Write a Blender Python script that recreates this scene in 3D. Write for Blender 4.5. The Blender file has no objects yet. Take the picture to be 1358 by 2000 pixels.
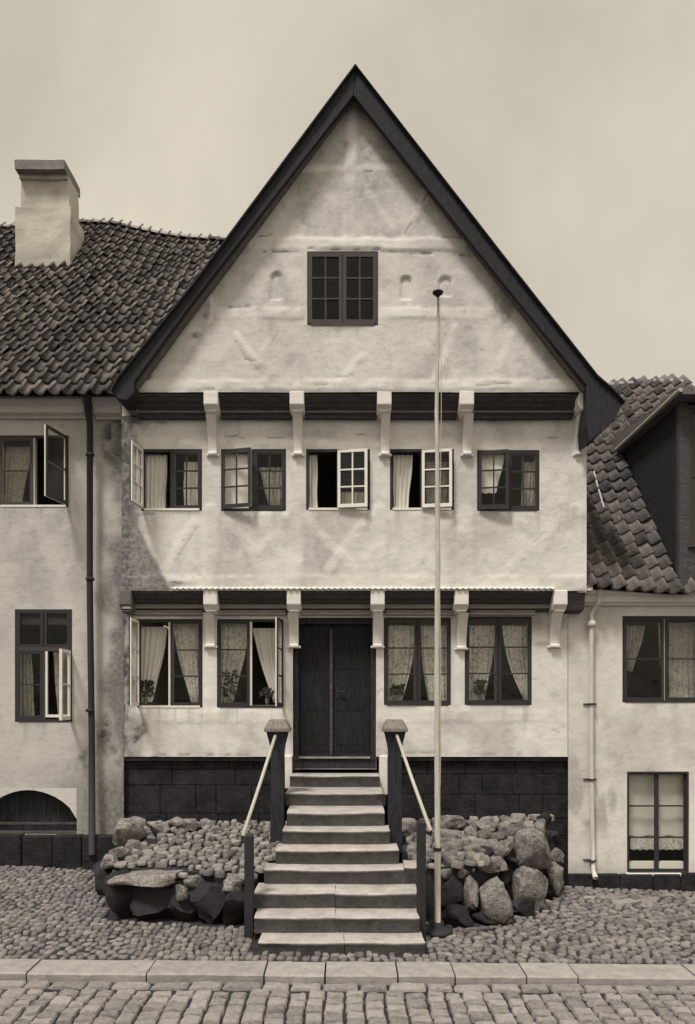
import bpy, math, random
import numpy as np
from mathutils import Vector, Matrix, Euler, noise as mn

random.seed(11); np.random.seed(11)
R = math.radians
scene = bpy.context.scene
COL = scene.collection

# ------------------------------------------------------------------ camera, sky, sun, exposure
CAM_H, CAM_D, FPX = 2.59, 10.5, 1400.0        # eye height, distance to the front wall, focal length (photo px)
HX, HY = 679.0, 1365.0                        # principal point in the photo
cd = bpy.data.cameras.new("camera"); cam = bpy.data.objects.new("camera", cd); COL.objects.link(cam)
cd.sensor_fit = 'VERTICAL'; cd.sensor_height = 36.0; cd.sensor_width = 36.0
cd.lens = FPX / 2000.0 * 36.0
cd.shift_y = (HY - 1000.0) / 2000.0
cd.clip_start = 0.1; cd.clip_end = 2000
cam.location = (0, -CAM_D, CAM_H); cam.rotation_euler = (R(90), 0, 0)
scene.camera = cam

SUN_EL, SUN_AZ = R(62), R(-36)                # sun high, to the left of the street, veiled by cloud
world = bpy.data.worlds.new("World"); scene.world = world; world.use_nodes = True
nt = world.node_tree; nt.nodes.clear()
def wn(t, **kw):
    n = nt.nodes.new(t)
    for k, v in kw.items(): setattr(n, k, v)
    return n
sky = wn('ShaderNodeTexSky', sky_type='NISHITA', sun_disc=False)
sky.sun_elevation = SUN_EL; sky.sun_rotation = R(180) + SUN_AZ; sky.dust_density = 4.0; sky.air_density = 1.0
bw = wn('ShaderNodeRGBToBW'); nt.links.new(sky.outputs[0], bw.inputs[0])
even = wn('ShaderNodeMapRange'); even.inputs[1].default_value = 0; even.inputs[2].default_value = 20
even.inputs[3].default_value = 2.75; even.inputs[4].default_value = 11.6
nt.links.new(bw.outputs[0], even.inputs[0])
tcw = wn('ShaderNodeTexCoord'); nzw = wn('ShaderNodeTexNoise'); nzw.inputs['Scale'].default_value = 2.2
nzw.inputs['Detail'].default_value = 4; nzw.inputs['Roughness'].default_value = .55; nzw.inputs['Distortion'].default_value = .3
nt.links.new(tcw.outputs['Generated'], nzw.inputs['Vector'])
mrw = wn('ShaderNodeMapRange'); mrw.inputs[1].default_value = .3; mrw.inputs[2].default_value = .7
mrw.inputs[3].default_value = .76; mrw.inputs[4].default_value = 1.16
nt.links.new(nzw.outputs[0], mrw.inputs[0])
mul = wn('ShaderNodeMath', operation='MULTIPLY'); nt.links.new(even.outputs[0], mul.inputs[0]); nt.links.new(mrw.outputs[0], mul.inputs[1])
tint = wn('ShaderNodeVectorMath', operation='SCALE'); tint.inputs[0].default_value = (1.0, .912, .745)
nt.links.new(mul.outputs[0], tint.inputs['Scale'])
bg = wn('ShaderNodeBackground'); bg.inputs[1].default_value = 0.085
nt.links.new(tint.outputs[0], bg.inputs[0])
wo = wn('ShaderNodeOutputWorld'); nt.links.new(bg.outputs[0], wo.inputs[0])

sd = bpy.data.lights.new("sun", 'SUN'); sd.energy = 1.65; sd.angle = R(11); sd.color = (1.0, .955, .905)
sun = bpy.data.objects.new("sun", sd); COL.objects.link(sun)
sdir = Vector((math.sin(SUN_AZ) * math.cos(SUN_EL), -math.cos(SUN_AZ) * math.cos(SUN_EL), math.sin(SUN_EL)))
sun.rotation_euler = sdir.to_track_quat('Z', 'Y').to_euler(); sun.location = sdir * 40

vs = scene.view_settings
vs.view_transform = 'Standard'; vs.look = 'None'; vs.gamma = 1; vs.use_curve_mapping = False; vs.exposure = 1.08
try:
    scene.cycles.max_bounces = 8; scene.cycles.transparent_max_bounces = 24
except Exception: pass

# ------------------------------------------------------------------ helpers
def X(px, d): return (px - HX) * d / FPX
def Z(py, d): return CAM_H - (py - HY) * d / FPX
def Y(d): return d - CAM_D
def at(px, py, d): return Vector((X(px, d), Y(d), Z(py, d)))

WP = {}
def mk(name, V, F, mat, parent=None, smooth=False, origin=None, mats=None, midx=None, attr=None):
    V = np.asarray(V, dtype=float).reshape(-1, 3)
    if origin is None: origin = (V.min(0) + V.max(0)) / 2
    origin = np.asarray(origin, dtype=float)
    me = bpy.data.meshes.new(name)
    me.from_pydata((V - origin).tolist(), [], [tuple(int(i) for i in f) for f in F])
    for m in (mats or [mat]): me.materials.append(m)
    if midx is not None: me.polygons.foreach_set('material_index', np.asarray(midx, dtype=np.int32))
    if smooth: me.polygons.foreach_set('use_smooth', np.ones(len(me.polygons), dtype=bool))
    if attr is not None:
        a = me.attributes.new('dirt_shade', 'FLOAT', 'POINT'); a.data.foreach_set('value', np.asarray(attr, dtype=np.float32))  # carries wall stains, and painted shade on step risers and niche heads
    me.update()
    return link(name, me, origin, parent)
def link(name, me, loc, parent=None, rot=(0, 0, 0), scale=(1, 1, 1)):
    o = bpy.data.objects.new(name, me); COL.objects.link(o)
    loc = Vector([float(c) for c in loc]); WP[o.name] = loc.copy()
    if parent is not None:
        o.parent = parent; o.location = loc - WP[parent.name]
    else: o.location = loc
    o.rotation_euler = rot; o.scale = scale
    return o
def thing(name, label, cat, loc=(0, 0, 0), group=None):
    o = bpy.data.objects.new(name, None); COL.objects.link(o); o.location = loc; WP[o.name] = Vector(loc)
    o.empty_display_size = .2
    return tag(o, label, cat, group)
def tag(o, label, cat, group=None):
    o['label'] = label; o['category'] = cat
    if group: o['group'] = group
    return o
def group_empty(name, loc=(0, 0, 0), parent=None):
    o = bpy.data.objects.new(name, None); COL.objects.link(o); WP[o.name] = Vector(loc)
    o.location = Vector(loc) - (WP[parent.name] if parent else Vector()); o.parent = parent
    return o
def struct(o): o['kind'] = 'structure'; return o
def stuff(o): o['kind'] = 'stuff'; return o

class MB:
    def __init__(s): s.V = []; s.F = []; s.M = []
    def add(s, V, F, m=0):
        b = len(s.V); s.V += [tuple(v) for v in V]; s.F += [tuple(i + b for i in f) for f in F]; s.M += [m] * len(F); return s
    def box(s, x0, x1, y0, y1, z0, z1, m=0):
        V = [(x, y, z) for x in (x0, x1) for y in (y0, y1) for z in (z0, z1)]
        return s.add(V, [(0, 1, 3, 2), (4, 6, 7, 5), (0, 4, 5, 1), (2, 3, 7, 6), (0, 2, 6, 4), (1, 5, 7, 3)], m)
    def prism_xz(s, poly, y0, y1, m=0):       # polygon of (x,z) extruded along y
        n = len(poly); V = [(x, y0, z) for x, z in poly] + [(x, y1, z) for x, z in poly]
        return s.add(V, [tuple(range(n)), tuple(range(2 * n - 1, n - 1, -1))] + [(i, i + n, (i + 1) % n + n, (i + 1) % n) for i in range(n)], m)
    def prism_yz(s, poly, x0, x1, m=0):       # polygon of (y,z) extruded along x
        n = len(poly); V = [(x0, y, z) for y, z in poly] + [(x1, y, z) for y, z in poly]
        return s.add(V, [tuple(range(n)), tuple(range(2 * n - 1, n - 1, -1))] + [(i, i + n, (i + 1) % n + n, (i + 1) % n) for i in range(n)], m)
    def tube(s, pts, rad, n=10, m=0, caps=True):
        pts = [Vector(p) for p in pts]; rad = rad if isinstance(rad, (list, tuple)) else [rad] * len(pts)
        V = []; F = []
        for i, p in enumerate(pts):
            t = (pts[min(i + 1, len(pts) - 1)] - pts[max(i - 1, 0)]).normalized()
            up = Vector((0, 1, 0)) if abs(t.y) < .9 else Vector((0, 0, 1))
            a = t.cross(up).normalized(); b = t.cross(a)
            for k in range(n):
                an = 2 * math.pi * k / n
                V.append(p + (a * math.cos(an) + b * math.sin(an)) * rad[i])
        for i in range(len(pts) - 1):
            for k in range(n):
                F.append((i * n + k, i * n + (k + 1) % n, (i + 1) * n + (k + 1) % n, (i + 1) * n + k))
        if caps: F += [tuple(range(n)), tuple(range(len(V) - 1, len(V) - 1 - n, -1))]
        return s.add(V, F, m)
    def lathe(s, c, prof, n=16, m=0):         # prof: (radius, z)
        V = [(c[0] + r * math.cos(2 * math.pi * k / n), c[1] + r * math.sin(2 * math.pi * k / n), c[2] + z) for r, z in prof for k in range(n)]
        F = [(i * n + k, i * n + (k + 1) % n, (i + 1) * n + (k + 1) % n, (i + 1) * n + k) for i in range(len(prof) - 1) for k in range(n)]
        F += [tuple(range(n - 1, -1, -1)), tuple(range((len(prof) - 1) * n, len(prof) * n))]
        return s.add(V, F, m)
    def build(s, name, mat, parent=None, smooth=False, mats=None, origin=None):
        return mk(name, s.V, s.F, mat, parent, smooth, origin, mats, s.M if mats else None)
def bevel(o, w=.006, seg=2):
    b = o.modifiers.new('bevel', 'BEVEL'); b.width = w; b.segments = seg; b.limit_method = 'ANGLE'; b.angle_limit = R(40); return o

# value noise in numpy
_tab = np.random.rand(256, 256)
def vn(x, y):
    xi = np.floor(x).astype(int); yi = np.floor(y).astype(int); fx = x - xi; fy = y - yi
    fx = fx * fx * (3 - 2 * fx); fy = fy * fy * (3 - 2 * fy)
    t = lambda a, b: _tab[a % 256, b % 256]
    return (t(xi, yi) * (1 - fx) + t(xi + 1, yi) * fx) * (1 - fy) + (t(xi, yi + 1) * (1 - fx) + t(xi + 1, yi + 1) * fx) * fy
def fbm(x, y, o=4, r=.5):
    s = 0; a = 1; tt = 0
    for k in range(o):
        s = s + a * vn(x * 2 ** k + 17.3 * k, y * 2 ** k + 5.7 * k); tt += a; a *= r
    return s / tt
def sst(a, b, x):
    t = np.clip((x - a) / (b - a), 0, 1); return t * t * (3 - 2 * t)

# ------------------------------------------------------------------ materials
def nmat(name):
    m = bpy.data.materials.new(name); m.use_nodes = True; t = m.node_tree; t.nodes.clear()
    o = t.nodes.new('ShaderNodeOutputMaterial'); b = t.nodes.new('ShaderNodeBsdfPrincipled'); t.links.new(b.outputs[0], o.inputs[0])
    return m, t, b, o
def noise_node(t, scale, detail=4, rough=.55, vec=None, dist=0):
    n = t.nodes.new('ShaderNodeTexNoise'); n.inputs['Scale'].default_value = scale; n.inputs['Detail'].default_value = detail
    n.inputs['Roughness'].default_value = rough; n.inputs['Distortion'].default_value = dist
    if vec is not None: t.links.new(vec, n.inputs['Vector'])
    return n.outputs[0]
def rng(t, src, a, b, c, d):
    n = t.nodes.new('ShaderNodeMapRange'); t.links.new(src, n.inputs[0])
    for i, v in enumerate((a, b, c, d)): n.inputs[i + 1].default_value = v
    return n.outputs[0]
def mth(t, op, a, b=None):
    n = t.nodes.new('ShaderNodeMath'); n.operation = op
    for i, v in enumerate((a, b)):
        if v is None: continue
        if isinstance(v, (int, float)): n.inputs[i].default_value = v
        else: t.links.new(v, n.inputs[i])
    return n.outputs[0]
def mix(t, fac, a, b):
    n = t.nodes.new('ShaderNodeMix'); n.data_type = 'RGBA'
    if isinstance(fac, (int, float)): n.inputs[0].default_value = fac
    else: t.links.new(fac, n.inputs[0])
    for i, v in ((6, a), (7, b)):
        if isinstance(v, tuple): n.inputs[i].default_value = (*v, 1)
        else: t.links.new(v, n.inputs[i])
    return n.outputs[2]
def bump(t, b, h, strength, dist=.02):
    n = t.nodes.new('ShaderNodeBump'); n.inputs['Strength'].default_value = strength; n.inputs['Distance'].default_value = dist
    t.links.new(h, n.inputs['Height']); t.links.new(n.outputs[0], b.inputs['Normal'])
def pos(t): return t.nodes.new('ShaderNodeNewGeometry').outputs['Position']
def objc(t): return t.nodes.new('ShaderNodeTexCoord').outputs['Object']
def rnd(t): return t.nodes.new('ShaderNodeObjectInfo').outputs['Random']
def mapping(t, v, sc):
    n = t.nodes.new('ShaderNodeMapping'); n.inputs['Scale'].default_value = sc; t.links.new(v, n.inputs[0]); return n.outputs[0]

def plaster(name, col, dark, amt=.45, rough=.9):
    m, t, b, o = nmat(name); p = pos(t)
    big = rng(t, noise_node(t, 1.1, 5, .6, p), .42, .72, 0, 1)
    mid = rng(t, noise_node(t, 7, 6, .65, mapping(t, p, (1, 1, 1.8))), .45, .75, 0, 1)
    fine = noise_node(t, 55, 5, .7, p)
    f = mth(t, 'ADD', mth(t, 'MULTIPLY', big, .5 * amt), mth(t, 'MULTIPLY', mid, .55 * amt))
    c = mix(t, f, col, tuple(.62 * x for x in col))
    at_ = t.nodes.new('ShaderNodeAttribute'); at_.attribute_name = 'dirt_shade'
    dn = mth(t, 'MULTIPLY', at_.outputs['Fac'], rng(t, noise_node(t, 16, 5, .7, p), .25, .7, .62, 1.12))
    n = t.nodes.new('ShaderNodeClamp'); t.links.new(dn, n.inputs[0])
    c = mix(t, n.outputs[0], c, dark)
    c = mix(t, rng(t, fine, .3, .75, 0, .2), c, tuple(.55 * x for x in col))
    t.links.new(c, b.inputs['Base Color']); b.inputs['Roughness'].default_value = rough
    h = mth(t, 'ADD', mth(t, 'MULTIPLY', mid, .5), mth(t, 'MULTIPLY', fine, .6))
    bump(t, b, h, .34, .014)
    return m
def wood(name, col, var=.5, rough=.75, sc=(9, 9, 1.2), bstr=.4, rndv=.0):
    m, t, b, o = nmat(name); p = pos(t)
    n1 = noise_node(t, 5, 6, .65, mapping(t, p, sc)); n2 = noise_node(t, 30, 4, .6, p)
    f = rng(t, n1, .3, .72, 0, 1)
    c = mix(t, f, tuple(x * (1 - var) for x in col), tuple(min(1, x * (1 + var)) for x in col))
    c = mix(t, rng(t, n2, .5, .8, 0, .35), c, tuple(x * .5 for x in col))
    t.links.new(c, b.inputs['Base Color']); b.inputs['Roughness'].default_value = rough; b.inputs['Specular IOR Level'].default_value = .2
    bump(t, b, mth(t, 'ADD', n1, mth(t, 'MULTIPLY', n2, .4)), bstr, .008)
    return m
def stone(name, lo, hi, scale=9, rough=.85, bstr=.6, lichen=None, rv=.5, per_obj=True, riser_shade=None, speck=.55):
    m, t, b, o = nmat(name); p = pos(t); hi = (hi[0], hi[1] * .985, hi[2] * 1.05)
    n1 = noise_node(t, scale, 6, .65, p); n2 = noise_node(t, scale * 5, 5, .7, p)
    f = rng(t, n1, .3, .7, 0, 1)
    if per_obj:
        r = rnd(t)
        # big merged meshes: neighbours still differ through a coarse cell pattern
        v = t.nodes.new('ShaderNodeTexVoronoi'); v.inputs['Scale'].default_value = 6.5; t.links.new(p, v.inputs['Vector'])
        sx = t.nodes.new('ShaderNodeSeparateColor'); t.links.new(v.outputs['Color'], sx.inputs[0])
        ta = t.nodes.new('ShaderNodeAttribute'); ta.attribute_name = 'tone'
        rr = mth(t, 'ADD', mth(t, 'MULTIPLY', mth(t, 'FRACT', mth(t, 'ADD', r, ta.outputs['Fac'])), .85), mth(t, 'MULTIPLY', sx.outputs[0], .15))
        f = mth(t, 'ADD', mth(t, 'MULTIPLY', f, 1 - rv), mth(t, 'MULTIPLY', rr, rv))
    c = mix(t, f, lo, hi)
    c = mix(t, rng(t, n2, .46 if speck > .6 else .52, .7 if speck > .6 else .78, 0, speck), c, tuple(x * .45 for x in lo))
    if riser_shade:
        at_ = t.nodes.new('ShaderNodeAttribute'); at_.attribute_name = 'dirt_shade'
        c = mix(t, mth(t, 'MULTIPLY', at_.outputs['Fac'], rng(t, noise_node(t, 11, 5, .7, p), .25, .75, 1.0, .82)), c, riser_shade)
    if lichen: c = mix(t, rng(t, noise_node(t, scale * 1.7, 5, .7, p, 1.2), .58, .66, 0, .7), c, lichen)
    t.links.new(c, b.inputs['Base Color']); b.inputs['Roughness'].default_value = rough; b.inputs['Specular IOR Level'].default_value = .25
    bump(t, b, mth(t, 'ADD', n1, mth(t, 'MULTIPLY', n2, .5)), bstr, .022)
    return m
def paint(name, col, rough=.5):
    m, t, b, o = nmat(name); p = pos(t)
    n = noise_node(t, 40, 5, .65, p); n2 = noise_node(t, 6, 4, .6, p)
    c = mix(t, rng(t, n2, .45, .75, 0, .3), col, tuple(x * .6 for x in col))
    c = mix(t, rng(t, n, .55, .8, 0, .4), c, tuple(x * .5 for x in col))
    t.links.new(c, b.inputs['Base Color']); b.inputs['Roughness'].default_value = rough; b.inputs['Specular IOR Level'].default_value = .25; bump(t, b, n, .15, .004)
    return m
def glass_mat():
    m, t, b, o = nmat('window_glass'); t.nodes.remove(b)
    tr = t.nodes.new('ShaderNodeBsdfTransparent'); tr.inputs[0].default_value = (.97, .97, .96, 1)
    gl = t.nodes.new('ShaderNodeBsdfGlossy'); gl.inputs['Roughness'].default_value = .05; gl.inputs[0].default_value = (.9, .9, .9, 1)
    lw = t.nodes.new('ShaderNodeLayerWeight'); lw.inputs[0].default_value = .5
    n = noise_node(t, 3.0, 3, .5, pos(t)); bp = t.nodes.new('ShaderNodeBump'); bp.inputs['Strength'].default_value = .35; bp.inputs['Distance'].default_value = .03
    t.links.new(n, bp.inputs['Height']); t.links.new(bp.outputs[0], gl.inputs['Normal'])
    mx = t.nodes.new('ShaderNodeMixShader'); t.links.new(mth(t, 'ADD', mth(t, 'MULTIPLY', mth(t, 'POWER', lw.outputs['Facing'], 3.2), .6), .013), mx.inputs[0])
    t.links.new(tr.outputs[0], mx.inputs[1]); t.links.new(gl.outputs[0], mx.inputs[2]); t.links.new(mx.outputs[0], o.inputs[0])
    return m
def cloth(name, col, lace=0.0):
    m, t, b, o = nmat(name); p = pos(t)
    n = noise_node(t, 60, 4, .6, p)
    c = mix(t, rng(t, n, .4, .8, 0, .35), col, tuple(x * .62 for x in col))
    if lace:
        fl = rng(t, noise_node(t, 15, 3, .6, p, 1.5), .5, .58, 0, lace)
        c = mix(t, fl, c, tuple(x * .22 for x in col))
    df = t.nodes.new('ShaderNodeBsdfDiffuse'); tl = t.nodes.new('ShaderNodeBsdfTranslucent')
    t.links.new(c, df.inputs[0]); t.links.new(c, tl.inputs[0])
    mx = t.nodes.new('ShaderNodeMixShader'); mx.inputs[0].default_value = .25
    t.links.new(df.outputs[0], mx.inputs[1]); t.links.new(tl.outputs[0], mx.inputs[2]); t.links.new(mx.outputs[0], o.inputs[0]); t.nodes.remove(b)
    return m

M = {}
M['lime'] = plaster('limewashed_plaster', (.79, .755, .71), (.040, .038, .046), .6)
M['lime_left'] = plaster('grey_limewash', (.60, .57, .535), (.042, .039, .044), .5)
M['lime_right'] = plaster('pale_limewash', (.74, .705, .655), (.17, .16, .15), .42)
M['dark_wood'] = wood('tarred_wood', (.030, .029, .035), .5, .85)
M['door'] = wood('tarred_door', (.019, .018, .022), .6, .9, (9, 9, 1.0), .5)
M['board'] = wood('weathered_board', (.072, .066, .068), .5, .8, (1.2, 9, 9))
M['moulding'] = wood('grey_moulding', (.30, .28, .25), .4, .8, (1.2, 9, 9))
M['frame'] = paint('dark_frame_paint', (.034, .032, .036), .7)
M['brown'] = paint('brown_window_paint', (.062, .052, .052), .7)
M['white'] = paint('white_window_paint', (.78, .75, .68), .45)
M['tile'] = stone('roof_tile_clay', (.032, .029, .034), (.22, .20, .18), 12, .85, .8, (.29, .27, .235), .8)
M['ridge'] = stone('ridge_mortar', (.2, .185, .16), (.42, .39, .34), 12, .9, .7)
M['chim'] = plaster('chimney_plaster', (.56, .52, .45), (.12, .11, .10), .8)
M['chimcap'] = stone('chimney_cap_stone', (.12, .11, .10), (.30, .28, .25), 9)
M['plinth'] = stone('tarred_foundation_stone', (.008, .008, .010), (.036, .033, .035), 5, .95, 1.6, None, .15)
M['cobble'] = stone('pavement_cobble', (.065, .06, .062), (.35, .325, .292), 24, .8, 1.0, (.30, .28, .245), .6)
M['terr'] = stone('terrace_cobble', (.055, .052, .052), (.42, .39, .345), 20, .8, 1.3, (.46, .43, .375), .7)
M['sett'] = stone('road_sett', (.13, .12, .117), (.43, .40, .355), 22, .75, 1.0, (.37, .345, .30), .5)
M['kerb'] = stone('granite_kerb', (.20, .187, .17), (.37, .344, .31), 8, .75, .35, None, .3)
M['step'] = stone('worn_step_stone', (.27, .25, .23), (.50, .467, .42), 6, .8, .55, None, .2, True, (.042, .039, .041))  # last colour is shade painted onto the risers
M['boulder'] = stone('field_boulder', (.06, .056, .056), (.42, .39, .345), 11, .9, 1.6, (.52, .49, .43), .2, True, None, .9)
M['moss_shade'] = stone('moss_shade_boulder', (.010, .0095, .012), (.040, .037, .038), 9, .9, 1.0, None, .4)  # near-black colour joins moss with the shade of the terrace fronts
M['earth'] = stone('joint_earth', (.016, .015, .020), (.046, .043, .046), 10, .95, .8, None, .4, False)
M['iron'] = paint('black_iron', (.027, .026, .031), .7)
M['pole'] = wood('pole_paint', (.50, .47, .415), .28, .6, (9, 9, .8), .25)
M['rail'] = paint('pale_rail_paint', (.46, .43, .38), .5)
M['pipe_dark'] = paint('tarred_pipe', (.029, .028, .033), .7)
M['damp'] = plaster('damp_blackened_plaster', (.14, .13, .125), (.04, .038, .042), .8)
M['cap'] = wood('silvered_cap_wood', (.20, .185, .165), .4, .8)
M['pipe_white'] = paint('limewashed_pipe', (.58, .55, .50), .7)
M['glass'] = glass_mat()
M['curtain'] = cloth('white_curtain', (.86, .83, .76))
M['blind'] = paint('sky_reflection_white', (.90, .87, .80), .9)  # for white sheets that stand in for sky reflected in the panes
M['lace'] = cloth('lace_curtain', (.88, .85, .78), .5)
M['drab'] = cloth('grey_curtain', (.58, .55, .49), .45)
M['inside'] = paint('room_wall', (.22, .205, .19), .9)
M['leaf'] = paint('plant_leaf', (.050, .054, .045), .6)
M['pot'] = paint('clay_pot', (.17, .14, .12), .8)

# ------------------------------------------------------------------ ground
def g(x, y):
    t = min(1, max(0, (y + 3.43) / 3.43)); return -(.007 + .033 * t) * max(-7, min(7, x))
KB, KF = Y(7.07), Y(6.72)
def groad(x, y): return -.062 - .007 * max(-7, min(7, x)) - .004 * (KF - y)
n = 60; V = []; F = []
xs = np.linspace(-9, 9, n); ys = np.concatenate([np.linspace(KB - .01, .6, 30), [14, 200]])
for yy in ys:
    for xx in xs: V.append((xx * (1 if yy < 1 else 14), yy, g(xx, yy) - .034 - (0 if yy < 1 else .3)))
for j in range(len(ys) - 1):
    for i in range(n - 1): F.append((j * n + i, j * n + i + 1, (j + 1) * n + i + 1, (j + 1) * n + i))
pavement = struct(mk('pavement', V, F, M['earth'], None, True, (0, -1.5, 0)))
V = [(x, y, groad(x, y) - .031) for y in (-120, -8, -6, KF + .2) for x in (-90, -7, 7, 90)]
F = [(j * 4 + i, j * 4 + i + 1, j * 4 + i + 5, j * 4 + i + 4) for j in range(3) for i in range(3)]
road = struct(mk('road', V, F, M['earth'], None, False, (0, -4.5, -.06)))
gb = MB(); gb.box(-300, 300, -300, 300, -1.2, -.9)
struct(gb.build('ground', M['earth']))

# stone shapes
def sharp(me, deg=33):
    if hasattr(me, 'set_sharp_from_angle'): me.set_sharp_from_angle(angle=R(deg))
def cobble_mesh(name, mat, seed, n=8, rough=.2, top=.80):
    r = random.Random(seed); V = []; F = []
    k = [1 + r.uniform(-rough, rough) for _ in range(n)]
    for rad, z in ((1.0, -.9), (1.0, .25), (.82, .70)):
        for i in range(n):
            a = 2 * math.pi * i / n; ca, sa = math.cos(a), math.sin(a)
            q = (abs(ca) ** 3.2 + abs(sa) ** 3.2) ** (-1 / 3.2)
            V.append((rad * q * k[i] * ca, rad * q * k[i] * sa, z + r.uniform(-.1, .1) * (z > .3)))
    V.append((r.uniform(-.1, .1), r.uniform(-.1, .1), top))
    for j in range(2):
        for i in range(n): F.append((j * n + i, j * n + (i + 1) % n, (j + 1) * n + (i + 1) % n, (j + 1) * n + i))
    for i in range(n): F.append((2 * n + i, 2 * n + (i + 1) % n, 3 * n))
    me = bpy.data.meshes.new(name); me.from_pydata(V, [], F); me.materials.append(mat)
    me.polygons.foreach_set('use_smooth', np.ones(len(F), dtype=bool)); me.update(); return me
def sett_mesh(name, mat, seed):
    r = random.Random(seed); V = []; F = []
    ang = [(-1, -.8), (-.8, -1), (0, -1), (.8, -1), (1, -.8), (1, 0), (1, .8), (.8, 1), (0, 1), (-.8, 1), (-1, .8), (-1, 0)]
    kx = [r.uniform(.93, 1.04) for _ in ang]; n = len(ang)
    for s_, z in ((1, -1.), (1, .5), (.88, .95)):
        for i, (a, b_) in enumerate(ang): V.append((a * kx[i] * s_, b_ * kx[(i + 3) % n] * s_, z + (r.uniform(-.22, .18) if z > .6 else 0)))
    V.append((0, 0, 1.05 + r.uniform(-.1, .15)))
    for j in range(2):
        for i in range(n): F.append((j * n + i, j * n + (i + 1) % n, (j + 1) * n + (i + 1) % n, (j + 1) * n + i))
    for i in range(n): F.append((2 * n + i, 2 * n + (i + 1) % n, 3 * n))
    me = bpy.data.meshes.new(name); me.from_pydata(V, [], F); me.materials.append(mat)
    me.polygons.foreach_set('use_smooth', np.ones(len(F), dtype=bool)); me.update(); sharp(me, 50); return me
def boulder_mesh(name, mat, seed, flat=.0, sub=3):
    import bmesh
    bm = bmesh.new(); bmesh.ops.create_icosphere(bm, subdivisions=sub, radius=1)
    r = random.Random(seed); off = Vector((r.uniform(-50, 50), r.uniform(-50, 50), r.uniform(-50, 50)))
    planes = [(Vector((r.gauss(0, 1), r.gauss(0, 1), r.gauss(0, 1))).normalized(), r.uniform(.56, .84)) for _ in range(16)]
    if flat: planes.append((Vector((r.uniform(-.08, .08), r.uniform(-.08, .08), 1)).normalized(), flat))
    for v in bm.verts:
        p = v.co.copy()
        p = Vector([math.copysign(abs(c) ** .72, c) for c in p])
        for nn, d in planes:
            e = p.dot(nn) - d
            if e > 0: p -= nn * e * .97
        p += p.normalized() * (mn.noise(p * 1.6 + off) * .16 + mn.noise(p * 4 + off) * .10 + mn.noise(p * 9 + off) * .08)
        v.co = p
    me = bpy.data.meshes.new(name); bm.to_mesh(me); bm.free(); me.materials.append(mat)
    me.polygons.foreach_set('use_smooth', np.ones(len(me.polygons), dtype=bool)); me.update(); sharp(me, 38); return me

def merged(name, items, parent, mat, origin):
    V = []; F = []; T = []
    for me, loc, rot, sc in items:
        mw = Matrix.Translation(loc) @ Euler(rot).to_matrix().to_4x4() @ Matrix.Diagonal((*sc, 1))
        b = len(V); V += [tuple(mw @ v.co) for v in me.vertices]; T += [random.random()] * len(me.vertices); F += [tuple(i + b for i in p.vertices) for p in me.polygons]
    o = mk(name, V, F, mat, parent, True, origin)
    a = o.data.attributes.new('tone', 'FLOAT', 'POINT'); a.data.foreach_set('value', np.asarray(T, dtype=np.float32))
    return stuff(o)
def screen_size(loc, w):
    d = loc[1] + CAM_D
    if d < .5: return 0
    px = HX + loc[0] * FPX / d; py = HY - (loc[2] - CAM_H) * FPX / d
    if px < -10 or px > 1368 or py > 2012 or py < -10: return 0
    return w * FPX * FPX / d / d
def scatter(name, items, parent, mat, limit=300, rest='', origin=(0, 0, 0)):
    # items (mesh, loc, rot, scale): the ones that show largest are objects of their own, the rest one mass
    items.sort(key=lambda it: -screen_size(it[1], it[3][0] * it[3][1]))
    seen = [it for it in items if screen_size(it[1], 1) > 0]; keep = seen[:limit]
    for me, loc, rot, sc in keep: link(name, me, loc, parent, rot, sc)
    ids = set(map(id, keep)); others = [it for it in items if id(it) not in ids]
    if others and rest: merged(rest, others, parent, mat, origin)

# outlines of what stands on the pavement (plan)
LT = [(-3.28, .1), (-3.02, -1.0), (-2.86, -2.22), (-1.02, -2.42), (-.75, -1.2), (-.7, .1)]
RT = [(.7, .1), (.72, -1.2), (.95, -2.22), (1.65, -2.15), (2.28, -1.45), (2.95, -.6), (3.2, .1)]
def inside(poly, x, y):
    c = False; j = len(poly) - 1
    for i in range(len(poly)):
        xi, yi = poly[i]; xj, yj = poly[j]
        if (yi > y) != (yj > y) and x < (xj - xi) * (y - yi) / (yj - yi) + xi: c = not c
        j = i
    return c

# road setts: courses run away from the viewer, one long course lies along the kerb
SM = [sett_mesh('sett', M['sett'], 100 + i) for i in range(7)]
items = []; x = -6.4
rr = random.Random(5)
while x < 6.4:
    w = rr.uniform(.22, .36); y = KF - .085
    items.append((rr.choice(SM), (x + w / 2, y, groad(x, y) - .035 + rr.uniform(-.006, .006)), (rr.uniform(-.03, .03), rr.uniform(-.03, .03), rr.uniform(-.02, .02)), (w / 2 - .008, .068, .035))); x += w + .004
x = -6.4
while x < 6.4:
    w = rr.uniform(.135, .19); y = KF - .175 - rr.uniform(0, .02)
    y -= rr.uniform(0, .06)
    while y > KF - 1.7:
        l = rr.uniform(.10, .18)
        xx = x + w / 2 + .03 * math.sin(y * 2.1 + 1) + rr.uniform(-.006, .006)
        items.append((rr.choice(SM), (xx, y - l / 2, groad(xx, y) - .03 + rr.uniform(-.010, .008)), (rr.uniform(-.07, .06), rr.uniform(-.09, .09), rr.uniform(-.10, .10)), (w / 2 - .003 - .006 * rr.random(), l / 2 - .004 - .007 * rr.random(), .036))); y -= l + .010
    x += w + .006
scatter('sett', items, road, M['sett'], 300, 'setts', (0, -5, -.1))

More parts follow.
